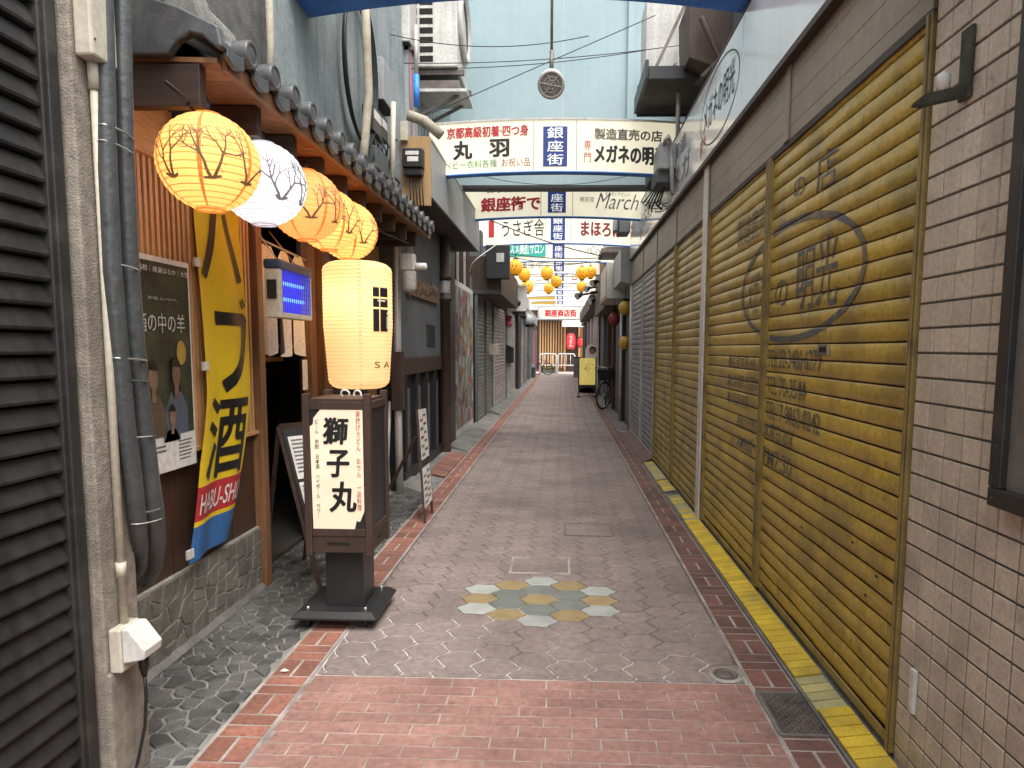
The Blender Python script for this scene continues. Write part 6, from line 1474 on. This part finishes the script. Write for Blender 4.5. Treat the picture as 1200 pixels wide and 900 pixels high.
g.m(M['frame']); g.box(-2.0, .16, 41.5, 41.598, .2, 3.1); g.build('slat_backing', EB)
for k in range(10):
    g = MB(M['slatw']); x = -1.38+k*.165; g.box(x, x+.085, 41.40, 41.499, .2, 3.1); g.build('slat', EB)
g = MB(M['lwood']); g.box(.16, .24, 41.35, 41.598, 0, 3.1); g.box(1.02, 1.14, 41.35, 41.598, 0, 3.1); g.build('door_post', EB)
g = MB(M['dwood']); g.box(.241, 1.019, 41.5, 41.599, 0, 3.1); g.build('doorway', EB)
g = MB(M['gdark']); g.prism([(-1.5, 41.3, 3.12), (-1.5, 40.6, 3.12), (-1.5, 41.3, 3.75)], (1.55, 0, 0)); g.build('awning', EB)
g = MB(M['acw']); g.box(-6, 6, 41.2, 41.59, 3.76, 4.6); g.build('upper_wall', EB)
t = thing('white_awning', 'white ribbed awning under the red lettered sign', 'awning', (.6, 40.8, 3.3))
a = at(659, 373, Y=40.4); b = at(684, 383, Y=40.4)
for k in range(12):
    g = MB(M['whitem']); x = a.x+(b.x-a.x)*k/12; g.prism([(x, 40.4, b.z-.0), (x, 40.4, b.z+.10), (x, 41.15, a.z+.12), (x, 41.15, a.z)], ((b.x-a.x)/12*.86, 0, 0)); g.build('rib', t)
def tall_red(px, py, w_, h_, Y, label, txt):
    c = at(px, py, Y=Y); rx, rz = w_*Y/780/2, h_*Y/780/2
    t = thing('red_lantern', label, 'lantern', tuple(c)); g = MB(M['redl']); g.smooth = True
    g.lathe([(rx*.6, -rz)]+[(rx*(1-.35*abs(q/8)**4)*(1+.02*(-1)**q), rz*q/8*.97) for q in range(-8, 9)]+[(rx*.6, rz)], c, 20); g.build('paper_shade', t)
    g = MB(M['ink']); g.lathe([(.001, rz), (rx*.62, rz), (rx*.62, rz+.06), (.001, rz+.06)], c, 16); g.lathe([(.001, -rz-.06), (rx*.62, -rz-.06), (rx*.62, -rz), (.001, -rz)], c, 16); g.tube([c+Vector((0, 0, rz)), c+Vector((0, 0, rz+.4))], .02, 5); g.build('cap_rings', t)
    if txt: g = MB(M['whitetxt']); g.text(txt, (c.x, Y-rx-.01, c.z-rz*.7), RX, RZ, w=rx*.8, h=rz*1.4, vertical=True, bold=.01, align='C'); g.build('lettering', t)
tall_red(669, 400, 10.5, 18, 40.6, 'tall red paper lantern with white lettering at the alley end', 'うどん')
tall_red(680, 401, 7, 9.5, 40.9, 'smaller round red lantern beside the tall lettered one', '')
t = thing('gate_sign', 'white overhead sign with red district lettering at the alley end', 'sign', (0, 36, 3.2))
Y_ = 36.0; a = at(632, 360, Y=Y_); b = at(682, 374, Y=Y_)
g = MB(M['gpanel']); g.box(a.x-.06, b.x+.06, Y_, Y_+.3, b.z-.05, a.z+.05); g.build('frame', t)
g = MB(M['acw']); g.box(a.x-.03, b.x+.03, Y_-.02, Y_-.0005, b.z-.02, a.z+.02); g.build('border', t)
g = MB(M['ban']); g.box(a.x+.22, b.x-.22, Y_-.04, Y_-.021, b.z, a.z); g.build('lit_face', t)
g = MB(M['red']); g.btext('銀座商店街', (a.x+.30, Y_-.042, b.z+.12), RX, RZ, w=b.x-a.x-.60, h=(a.z-b.z)-.24, bold=.010, d=.014); g.build('lettering', t)
# dark bin by the far right
c = at(676, 440, Z=0); t = thing('recycling_bin', 'dark narrow bin by the right end of the barriers', 'bin', (.78, 33.5, 0))
g = MB(M['gdark']); g.box(.60, .98, 33.2, 33.6, 0, .95); g.build('body', t, bev=.02)
g = MB(M['ink']); g.box(.59, .99, 33.19, 33.61, .951, 1.02); g.build('lid', t, bev=.02)
# parked bicycle silhouette by the brown post
t = thing('bicycle', 'dark bicycle leaning beside the brown post at the far left', 'bicycle', (-1.2, 35.8, 0))
for x in (-1.35, -.75):
    g = MB(M['ink']); g.torus((x, 35.9, .33), .31, .025, (.35, 1, 0), 26, 6); g.build('wheel', t)
g = MB(M['dred']); g.tube([(-1.35, 35.9, .33), (-1.25, 35.9, .85), (-.85, 35.9, .75), (-1.05, 35.9, .33), (-1.25, 35.9, .78)], .025, 6); g.tube([(-.85, 35.9, .75), (-.75, 35.9, .33)], .025, 6); g.build('frame', t)
g = MB(M['ink']); g.tube([(-1.33, 35.7, 1.0), (-1.26, 35.9, .98), (-1.30, 36.1, 1.0)], .022, 6); g.build('handlebar', t)
